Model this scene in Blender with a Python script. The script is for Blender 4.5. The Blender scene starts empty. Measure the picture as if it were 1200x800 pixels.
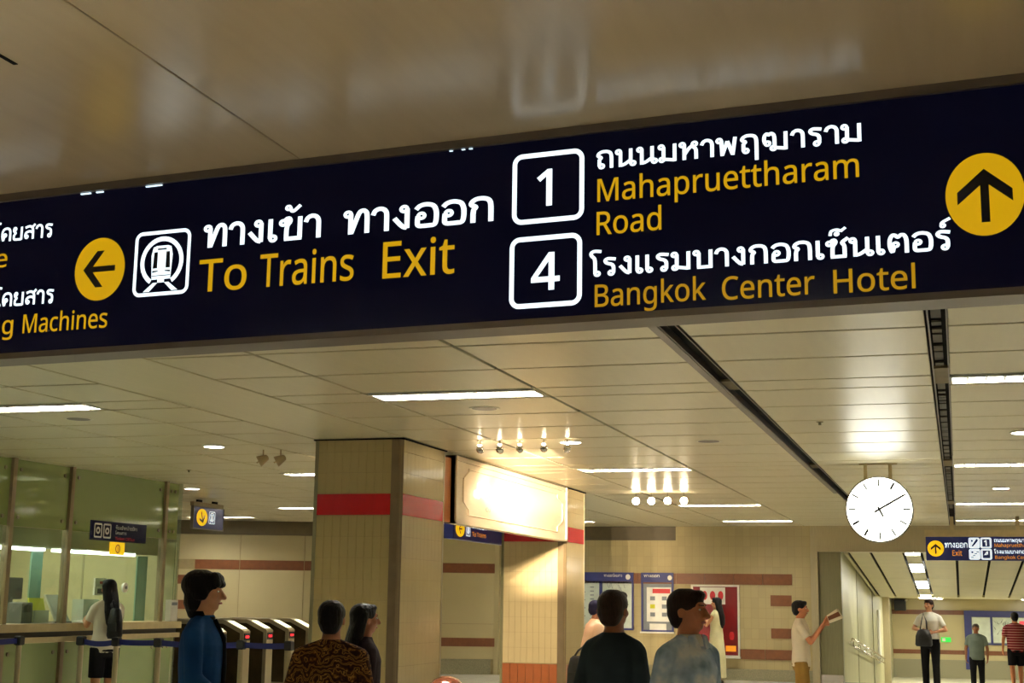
import bpy, bmesh, math, random, json
from mathutils import Vector, Matrix
from mathutils.geometry import tessellate_polygon
random.seed(7)
SC = bpy.context.scene
COL = SC.collection

# ---------------------------------------------------------------- camera, world, exposure
cam_data = bpy.data.cameras.new('camera')
cam_data.sensor_width = 36.0
cam_data.lens = 1657.8 * 36 / 1200
cam_data.clip_end = 200
cam = bpy.data.objects.new('camera', cam_data)
COL.objects.link(cam)
YAW, PITCH, ROLL = .30362, .18021, .01391
_f = Vector((-math.sin(YAW) * math.cos(PITCH), math.cos(YAW) * math.cos(PITCH), math.sin(PITCH)))
_r0 = Vector((math.cos(YAW), math.sin(YAW), 0)); _u0 = _r0.cross(_f)
_r = _r0 * math.cos(ROLL) + _u0 * math.sin(ROLL); _u = -_r0 * math.sin(ROLL) + _u0 * math.cos(ROLL)
_m = Matrix((_r, _u, -_f)).transposed().to_4x4()
_m.translation = Vector((0, 0, 1.5))
cam.matrix_world = _m
SC.camera = cam
world = bpy.data.worlds.new('station_world'); SC.world = world
world.use_nodes = True
world.node_tree.nodes['Background'].inputs[0].default_value = (.9, .85, .7, 1)
world.node_tree.nodes['Background'].inputs[1].default_value = .05
SC.view_settings.view_transform = 'Standard'
SC.view_settings.look = 'None'
SC.view_settings.exposure = 0.2
SC.view_settings.gamma = 1.0
SC.view_settings.use_curve_mapping = False
TUBE = 112.0       # radiance of the fluorescent diffusers
SPOT = 1300.0      # watts of each kiosk spotlight
BODY = 1.0

# ---------------------------------------------------------------- materials
def lin(c):
    return tuple(((v / 255) / 12.92 if v <= 10 else (((v / 255) + .055) / 1.055) ** 2.4) for v in c)
MATS = {}
def mat(name, rgb, rough=.5, metal=0.0, var=.08, scale=8.0, bump=0.0, emit=0.0, emit_rgb=None, coat=0.0, stretch=(1, 1, 1), spec=.5):
    m = bpy.data.materials.new(name); m.use_nodes = True
    nt = m.node_tree; N = nt.nodes; L = nt.links
    b = N['Principled BSDF']
    c = lin(rgb)
    tc = N.new('ShaderNodeTexCoord'); mp = N.new('ShaderNodeMapping'); mp.inputs['Scale'].default_value = stretch
    L.new(tc.outputs['Object'], mp.inputs[0])
    no = N.new('ShaderNodeTexNoise'); no.inputs['Scale'].default_value = scale; no.inputs['Detail'].default_value = 4
    L.new(mp.outputs[0], no.inputs[0])
    cr = N.new('ShaderNodeValToRGB')
    cr.color_ramp.elements[0].position = .3; cr.color_ramp.elements[1].position = .7
    cr.color_ramp.elements[0].color = tuple(max(0, v * (1 - var)) for v in c) + (1,)
    cr.color_ramp.elements[1].color = tuple(min(1, v * (1 + var)) for v in c) + (1,)
    L.new(no.outputs[0], cr.inputs[0]); L.new(cr.outputs[0], b.inputs['Base Color'])
    b.inputs['Roughness'].default_value = rough; b.inputs['Metallic'].default_value = metal
    b.inputs['Specular IOR Level'].default_value = spec
    if coat: b.inputs['Coat Weight'].default_value = coat; b.inputs['Coat Roughness'].default_value = .05
    if bump:
        bp = N.new('ShaderNodeBump'); bp.inputs['Strength'].default_value = bump; bp.inputs['Distance'].default_value = .01
        L.new(no.outputs[0], bp.inputs['Height']); L.new(bp.outputs[0], b.inputs['Normal'])
    if emit:
        e = lin(emit_rgb or rgb)
        b.inputs['Emission Color'].default_value = e + (1,); b.inputs['Emission Strength'].default_value = emit
    MATS[name] = m
    return m
def nodes_of(m):
    nt = m.node_tree
    return nt, nt.nodes, nt.links, nt.nodes['Principled BSDF']
def glass(name, tint, clear=.8, rough=.03):
    """flat pane: see-through body with a mirror film"""
    m = bpy.data.materials.new(name); m.use_nodes = True
    nt, N, L, b = nodes_of(m)
    b.inputs['Base Color'].default_value = lin(tint) + (1,)
    b.inputs['Roughness'].default_value = rough
    tr = N.new('ShaderNodeBsdfTransparent'); tr.inputs[0].default_value = tuple(.5 + .5 * v for v in lin(tint)) + (1,)
    gl = N.new('ShaderNodeBsdfGlossy'); gl.inputs['Roughness'].default_value = rough
    fr = N.new('ShaderNodeFresnel'); fr.inputs[0].default_value = 1.45
    mx = N.new('ShaderNodeMixShader'); mx2 = N.new('ShaderNodeMixShader')
    no = N.new('ShaderNodeTexNoise'); no.inputs['Scale'].default_value = 3
    mr = N.new('ShaderNodeMapRange'); mr.inputs[3].default_value = clear - .03; mr.inputs[4].default_value = clear + .03
    L.new(no.outputs[0], mr.inputs[0]); L.new(mr.outputs[0], mx.inputs[0])
    L.new(b.outputs[0], mx.inputs[1]); L.new(tr.outputs[0], mx.inputs[2])
    ge = N.new('ShaderNodeNewGeometry'); mu = N.new('ShaderNodeMath'); mu.operation = 'SUBTRACT'; mu.use_clamp = True
    L.new(fr.outputs[0], mu.inputs[0]); L.new(ge.outputs['Backfacing'], mu.inputs[1]); L.new(mu.outputs[0], mx2.inputs[0]); L.new(mx.outputs[0], mx2.inputs[1]); L.new(gl.outputs[0], mx2.inputs[2])
    L.new(mx2.outputs[0], N['Material Output'].inputs[0])
    MATS[name] = m
    return m
def tile_mat(name, rgb, grout, bw, bh, axes='xz', rough=.2, mortar=.004, offset=0.0):
    m = mat(name, rgb, rough, var=.05, scale=2.5)
    nt, N, L, b = nodes_of(m)
    tc = N.new('ShaderNodeTexCoord'); sp = N.new('ShaderNodeSeparateXYZ'); cb = N.new('ShaderNodeCombineXYZ')
    L.new(tc.outputs['Object'], sp.inputs[0])
    L.new(sp.outputs['XYZ'.index(axes[0].upper())], cb.inputs[0]); L.new(sp.outputs['XYZ'.index(axes[1].upper())], cb.inputs[1])
    br = N.new('ShaderNodeTexBrick'); br.offset = offset
    br.inputs['Scale'].default_value = 1; br.inputs['Brick Width'].default_value = bw; br.inputs['Row Height'].default_value = bh
    br.inputs['Mortar Size'].default_value = mortar; br.inputs['Mortar Smooth'].default_value = .2
    c = lin(rgb)
    br.inputs['Color1'].default_value = c + (1,); br.inputs['Color2'].default_value = tuple(v * .93 for v in c) + (1,)
    br.inputs['Mortar'].default_value = lin(grout) + (1,)
    L.new(cb.outputs[0], br.inputs[0]); L.new(br.outputs[0], b.inputs['Base Color'])
    bp = N.new('ShaderNodeBump'); bp.inputs['Strength'].default_value = .3; bp.inputs['Distance'].default_value = .003; bp.invert = True
    L.new(br.outputs['Fac'], bp.inputs['Height']); L.new(bp.outputs[0], b.inputs['Normal'])
    return m

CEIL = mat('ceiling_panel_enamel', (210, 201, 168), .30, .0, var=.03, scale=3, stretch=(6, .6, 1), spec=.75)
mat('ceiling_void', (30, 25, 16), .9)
mat('near_panel_dimmed', (190, 170, 136), .26, .0, var=.03, scale=3, stretch=(6, .6, 1), spec=.8)  # browner than the main ceiling: the dim light there is put into the colour
mat('slot_dark', (14, 12, 9), .9, spec=.1)
mat('slot_cover', (120, 108, 78), .6, spec=.2)
mat('slot_grille', (70, 64, 46), .6)
mat('white_trim', (225, 222, 205), .4)
mat('diffuser', (255, 255, 255), .4, emit=TUBE, emit_rgb=(255, 250, 238))
mat('office_fill_diffuser', (255, 255, 255), .4, emit=40, emit_rgb=(255, 252, 235))
mat('square_diffuser', (255, 255, 255), .4, emit=42, emit_rgb=(255, 252, 240))
mat('strip_tube', (255, 255, 255), .4, emit=9, emit_rgb=(250, 252, 255))
mat('guard_bronze', (118, 102, 76), .3, .3, var=.08)
mat('louvre', (225, 228, 230), .25, .6)
mat('downlight_glass', (255, 255, 255), .4, emit=12, emit_rgb=(255, 250, 240))
tile_mat('wall_tile_far', (182, 166, 122), (168, 152, 110), .145, .2)
tile_mat('wall_tile_side', (182, 166, 122), (168, 152, 110), .145, .2, 'yz')
mat('wall_panel_beige', (184, 170, 128), .22, var=.03, scale=1.5)
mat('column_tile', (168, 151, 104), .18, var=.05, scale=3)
mat('column_tile_lit', (188, 170, 128), .16, var=.04, scale=3)  # brighter copy of column_tile for the lit faces, light put into the colour
mat('grout', (150, 135, 95), .9)
mat('red_tile', (178, 20, 26), .25, var=.06)
mat('brown_tile', (116, 68, 36), .35, var=.12, scale=12)
mat('brown_base', (150, 84, 46), .3, var=.08, scale=10)
mat('dark_band', (92, 80, 54), .5, var=.1)
mat('granite', (140, 134, 104), .4, var=.25, scale=60)
STEEL = mat('brushed_steel', (176, 164, 132), .32, .5, var=.1, scale=6, stretch=(30, 30, .6))
mat('steel_dark', (128, 124, 92), .35, .35, var=.12, scale=6, stretch=(30, 30, .6))
mat('chrome', (215, 210, 205), .12, 1.0, var=.02)
mat('post_bronze', (140, 124, 94), .4, .3, var=.08)
mat('floor_granite', (205, 200, 172), .2, var=.1, scale=30)
tile_mat('floor_tile', (226, 222, 206), (180, 175, 155), .6, .6, 'xy', rough=.18, mortar=.005)
mat('corridor_wall', (176, 172, 130), .4, .05, var=.08, scale=1.2, stretch=(4, 4, .3))
mat('corridor_ceiling', (176, 166, 122), .4, var=.05, scale=2)
mat('sign_navy', (14, 15, 31), .16, var=.35, scale=1.2, stretch=(1, 1, 3), emit=.006, emit_rgb=(60, 70, 190), spec=.10)
mat('sign_frame', (104, 94, 84), .35, .4, var=.05)
mat('light_white', (80, 85, 90), .4, emit=1.3, emit_rgb=(232, 248, 255))
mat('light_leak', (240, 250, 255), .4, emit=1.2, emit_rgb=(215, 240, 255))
mat('light_yellow', (80, 60, 4), .4, emit=.56, emit_rgb=(240, 186, 8))
mat('light_amber', (60, 44, 4), .4, emit=.42, emit_rgb=(238, 180, 10))
mat('navy_print', (14, 15, 34), .3)
mat('far_navy', (36, 42, 92), .3, emit=.12, emit_rgb=(40, 48, 110))
mat('far_white', (225, 235, 245), .4, emit=.75, emit_rgb=(225, 238, 250))
mat('far_yellow', (235, 185, 15), .4, emit=.7, emit_rgb=(235, 185, 15))
mat('far_orange', (225, 140, 30), .4, emit=.5, emit_rgb=(225, 145, 30))
mat('print_white', (225, 222, 210), .5)
mat('print_red', (196, 32, 36), .5)
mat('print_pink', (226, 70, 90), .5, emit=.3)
mat('print_black', (16, 16, 18), .5)
mat('print_grey', (120, 125, 128), .5)
mat('map_paper', (196, 204, 188), .3, var=.1, scale=6)
mat('board_blue', (44, 48, 108), .35)
mat('board_red', (120, 14, 20), .3, var=.2, scale=3)
mat('exit_green', (40, 190, 70), .4, emit=.7)
mat('clock_face', (255, 255, 250), .4, emit=4.6, emit_rgb=(255, 255, 240))
mat('clock_ink', (70, 68, 52), .5)
mat('clock_ink_dark', (20, 22, 26), .5)
mat('clock_rim', (150, 145, 130), .25, .7)
mat('kiosk_metal', (226, 206, 176), .36, .12, var=.03, scale=5, stretch=(1, 1, 8))
mat('kiosk_wood', (176, 110, 60), .35, var=.15, scale=5, stretch=(10, 10, .5))
mat('kiosk_letter', (255, 246, 225), .3, emit=3.0, emit_rgb=(255, 244, 220))
mat('spot_glass', (255, 240, 210), .3, emit=60, emit_rgb=(255, 232, 196))
mat('lamp_grey', (176, 156, 120), .4, .3)
glass('green_film', (136, 152, 92), .08, .06)
glass('green_frost', (150, 168, 112), .06, .25)
glass('clear_pane', (205, 222, 200), .93, .02)
mat('teal_edge', (120, 160, 140), .15, var=.08, emit=.05)
mat('office_wall', (186, 178, 138), .6)
mat('fascia_grey', (160, 152, 116), .5)
mat('ledge', (188, 170, 128), .35)
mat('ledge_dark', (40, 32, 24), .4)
mat('belt_blue', (18, 30, 108), .6, var=.1, scale=30)
mat('screen_bright', (255, 255, 225), .3, emit=1.3, emit_rgb=(250, 250, 205))
mat('red_led', (255, 30, 40), .3, emit=3.0)
mat('gate_side', (58, 48, 30), .15, var=.2, coat=.3)
mat('black_bag', (18, 15, 14), .5, var=.3, scale=20, bump=.3)
mat('brochure_yellow', (206, 206, 20), .5)
mat('brochure_pale', (200, 205, 195), .5)
mat('device_grey', (96, 98, 94), .5)
glass('acrylic', (220, 228, 220), .5, .08)
mat('dome_lid', (168, 96, 70), .12, .4, coat=.5)
# people
mat('skin', (196, 138, 98), .5, var=.06, scale=20)
mat('skin_brown', (150, 92, 58), .5, var=.08, scale=20)
mat('skin_warm', (190, 118, 76), .5, var=.08, scale=20)
mat('hair_black', (16, 11, 10), .5, var=.5, scale=14, stretch=(5, 5, 1), bump=1.0, spec=.2)
mat('hair_brown', (42, 24, 16), .5, spec=.2, var=.4, scale=18, stretch=(6, 6, 1), bump=.5)
mat('hair_grey', (60, 52, 46), .45, var=.4, scale=18, bump=.5)
mat('eye_white', (225, 220, 210), .2)
mat('pupil', (20, 14, 12), .15)
mat('lips', (156, 74, 62), .4)
def cloth(name, rgb, var=.15, scale=5, bump=.8): return mat(name, rgb, .85, var=var, scale=scale, bump=bump, spec=.2)
cloth('jacket_blue', (26, 74, 134), .15, 6); cloth('collar_black', (14, 18, 26)); cloth('jacket_dark', (48, 58, 64), .3)
cloth('denim_base', (140, 162, 184), .3, 4); cloth('shirt_pink', (232, 190, 158), .06, 3); cloth('shirt_white', (232, 228, 214), .06, 4)
cloth('shirt_cream', (226, 212, 184), .06, 4); cloth('shorts_khaki', (142, 108, 48), .15, 8); cloth('trousers_black', (16, 16, 18), .3)
cloth('polo_grey', (112, 122, 112), .1); cloth('shirt_dusk', (40, 26, 30), .3); cloth('sleeve_mauve', (142, 116, 124), .1)
cloth('satin', (214, 206, 160), .18, 3, 1.0); MATS['satin'].node_tree.nodes['Principled BSDF'].inputs['Roughness'].default_value = .35
cloth('tee_white', (205, 196, 176), .06, 4); cloth('shorts_black', (14, 12, 16)); cloth('trousers_navy', (24, 28, 44))
cloth('cap_navy', (28, 26, 48))
def pattern_mat(name, base, kind):
    m = mat(name, base, .85, spec=.2); nt, N, L, b = nodes_of(m)
    tc = N.new('ShaderNodeTexCoord'); cr = N.new('ShaderNodeValToRGB')
    if kind == 'stripe':
        w = N.new('ShaderNodeTexWave'); w.wave_type = 'BANDS'; w.bands_direction = 'Z'; w.inputs['Scale'].default_value = 6; w.inputs['Distortion'].default_value = .4
        cols = [(.0, (120, 22, 34)), (.62, (128, 26, 38)), (.75, (176, 110, 110)), (1, (196, 140, 130))]
    elif kind == 'batik':
        w = N.new('ShaderNodeTexWave'); w.wave_type = 'RINGS'; w.rings_direction = 'SPHERICAL'
        w.inputs['Scale'].default_value = 7; w.inputs['Distortion'].default_value = 14; w.inputs['Detail'].default_value = 2; w.inputs['Detail Scale'].default_value = 2.2
        cols = [(.0, (40, 20, 12)), (.45, (84, 48, 18)), (.7, (132, 86, 28)), (.86, (176, 132, 62)), (.95, (60, 32, 16))]
    else:
        w = N.new('ShaderNodeTexNoise'); w.inputs['Scale'].default_value = 7; w.inputs['Detail'].default_value = 3
        cols = [(.34, (130, 154, 184)), (.5, (190, 210, 232)), (.62, (244, 246, 250))]
    L.new(tc.outputs['Object'], w.inputs['Vector'])
    el = cr.color_ramp.elements
    while len(el) < len(cols): el.new(.5)
    for e, (p, c) in zip(el, cols): e.position = p; e.color = lin(c) + (1,)
    L.new(w.outputs[1] if kind == 'noise0' else w.outputs['Fac' if 'Fac' in w.outputs else 0], cr.inputs[0]); L.new(cr.outputs[0], b.inputs['Base Color'])
pattern_mat('shirt_stripe', (130, 26, 38), 'stripe'); pattern_mat('batik', (90, 56, 20), 'batik'); pattern_mat('denim', (140, 160, 184), 'denim')

# ---------------------------------------------------------------- helpers
def world_loc(o):
    v = Vector((0, 0, 0))
    while o is not None: v = v + o.location; o = o.parent
    return v
def tag(o, label=None, cat=None, group=None, kind=None):
    if label: o['label'] = label
    if cat: o['category'] = cat
    if group: o['group'] = group
    if kind: o['kind'] = kind
    return o
def empty(name, loc, label, cat, rz=0.0, group=None, kind=None):
    o = bpy.data.objects.new(name, None); COL.objects.link(o); o.empty_display_size = .1
    o.location = loc; o.rotation_euler = (0, 0, rz)
    return tag(o, label, cat, group, kind)
def link_mesh(name, me, m, parent=None):
    o = bpy.data.objects.new(name, me); COL.objects.link(o)
    if parent is not None: o.parent = parent
    if m: me.materials.append(MATS[m] if isinstance(m, str) else m)
    return o
class MB:
    def __init__(s): s.v = []; s.f = []
    def add(s, vs, fs):
        n = len(s.v); s.v += [tuple(v) for v in vs]; s.f += [tuple(i + n for i in f) for f in fs]; return s
    def box(s, x0, x1, y0, y1, z0, z1):
        return s.hexa([(x0, y0, z0), (x1, y0, z0), (x1, y1, z0), (x0, y1, z0), (x0, y0, z1), (x1, y0, z1), (x1, y1, z1), (x0, y1, z1)])
    def hexa(s, p):
        return s.add(p, [(3, 2, 1, 0), (4, 5, 6, 7), (0, 1, 5, 4), (1, 2, 6, 5), (2, 3, 7, 6), (3, 0, 4, 7)])
    def bevbox(s, x0, x1, y0, y1, z0, z1, b=.01):
        """box with the bottom and top edges chamfered all round"""
        r = []
        for z, i in ((z0, b), (z0 + b, 0), (z1 - b, 0), (z1, b)):
            r.append([(x0 + i, y0 + i, z), (x1 - i, y0 + i, z), (x1 - i, y1 - i, z), (x0 + i, y1 - i, z)])
        return s.rings(r)
    def rings(s, rs, cap=True):
        n = len(rs[0]); vs = [p for r in rs for p in r]; fs = []
        for k in range(len(rs) - 1):
            for i in range(n):
                j = (i + 1) % n; fs.append((k * n + i, k * n + j, (k + 1) * n + j, (k + 1) * n + i))
        if cap: fs.append(tuple(reversed(range(n)))); fs.append(tuple(range((len(rs) - 1) * n, len(rs) * n)))
        return s.add(vs, fs)
    def cyl(s, a, b, r0, r1=None, n=16, cap=True):
        return s.tube([a, b], [r0, r0 if r1 is None else r1], n, cap)
    def tube(s, pts, rs, n=12, cap=True, flat=1.0, up=None):
        pts = [Vector(p) for p in pts]; rings = []
        d = (pts[-1] - pts[0]).normalized()
        ref = Vector(up) if up else (Vector((0, 0, 1)) if abs(d.z) < .9 else Vector((1, 0, 0)))
        for i, p in enumerate(pts):
            t = (pts[min(i + 1, len(pts) - 1)] - pts[max(i - 1, 0)]).normalized()
            u = (ref - t * ref.dot(t)).normalized(); w = t.cross(u)
            rings.append([p + (u * math.cos(a) * flat + w * math.sin(a)) * rs[i] for a in (2 * math.pi * k / n for k in range(n))])
        return s.rings(rings, cap)
    def capsule(s, a, b, ra, rb, n=12):
        a, b = Vector(a), Vector(b); d = (b - a)
        if d.length < 1e-6: return s.ell(a, (ra, ra, ra), n)
        d.normalize()
        pts = []; rs = []
        for k in range(4):
            t = math.pi / 2 * (k / 4); pts.append(a - d * ra * math.cos(t)); rs.append(max(ra * math.sin(t), ra * .05))
        pts += [a, b]; rs += [ra, rb]
        for k in range(3, -1, -1):
            t = math.pi / 2 * (k / 4); pts.append(b + d * rb * math.cos(t)); rs.append(max(rb * math.sin(t), rb * .05))
        return s.tube(pts, rs, n)
    def ell(s, c, r, n=14, M=None):
        c = Vector(c); m = max(5, n // 2); rings = []
        for k in range(1, m):
            t = math.pi * k / m
            rings.append([Vector((r[0] * math.sin(t) * math.cos(2 * math.pi * i / n), r[1] * math.sin(t) * math.sin(2 * math.pi * i / n), -r[2] * math.cos(t))) for i in range(n)])
        if M: rings = [[M @ p for p in q] for q in rings]
        return s.rings([[p + c for p in q] for q in rings])
    def stack(s, secs, n=20):
        """secs: (x, y, z, rx, ry), flat rings stacked"""
        return s.rings([[(x + rx * math.cos(2 * math.pi * i / n), y + ry * math.sin(2 * math.pi * i / n), z) for i in range(n)] for x, y, z, rx, ry in secs])
    def rect_ring(s, x0, x1, z0, z1, y0, y1, w):
        s.box(x0, x1, y0, y1, z0, z0 + w); s.box(x0, x1, y0, y1, z1 - w, z1)
        s.box(x0, x0 + w, y0, y1, z0 + w, z1 - w); s.box(x1 - w, x1, y0, y1, z0 + w, z1 - w); return s
    def xform(s, fn): s.v = [tuple(fn(Vector(v))) for v in s.v]; return s
    def mesh(s, name, off=Vector((0, 0, 0))):
        me = bpy.data.meshes.new(name)
        me.from_pydata([tuple(Vector(v) - off) for v in s.v], [], s.f); me.update()
        bm = bmesh.new(); bm.from_mesh(me); bmesh.ops.recalc_face_normals(bm, faces=bm.faces); bm.to_mesh(me); bm.free()
        return me
    def build(s, name, m, parent=None, local=False, smooth=False):
        """vertices are in world coordinates unless local (then in the parent's)"""
        off = Vector((0, 0, 0)) if (local or parent is None) else world_loc(parent)
        me = s.mesh(name, off)
        if smooth:
            me.polygons.foreach_set('use_smooth', [True] * len(me.polygons))
        return link_mesh(name, me, m, parent)
    def fused(s, name, m, parent, voxel=.012, smooth_it=4, disp=None):
        """all shells fused into one continuous skin"""
        me = s.mesh(name); o = bpy.data.objects.new('fuse_tmp', me); COL.objects.link(o)
        r = o.modifiers.new('r', 'REMESH'); r.mode = 'VOXEL'; r.voxel_size = voxel; r.use_smooth_shade = True
        if smooth_it:
            q = o.modifiers.new('s', 'SMOOTH'); q.factor = .5; q.iterations = smooth_it
        dg = bpy.context.evaluated_depsgraph_get(); dg.update()
        me2 = bpy.data.meshes.new_from_object(o.evaluated_get(dg)); bpy.data.objects.remove(o); bpy.data.meshes.remove(me)
        me2.name = name; me2.materials.clear()
        me2.polygons.foreach_set('use_smooth', [True] * len(me2.polygons))
        return link_mesh(name, me2, m, parent)

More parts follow.
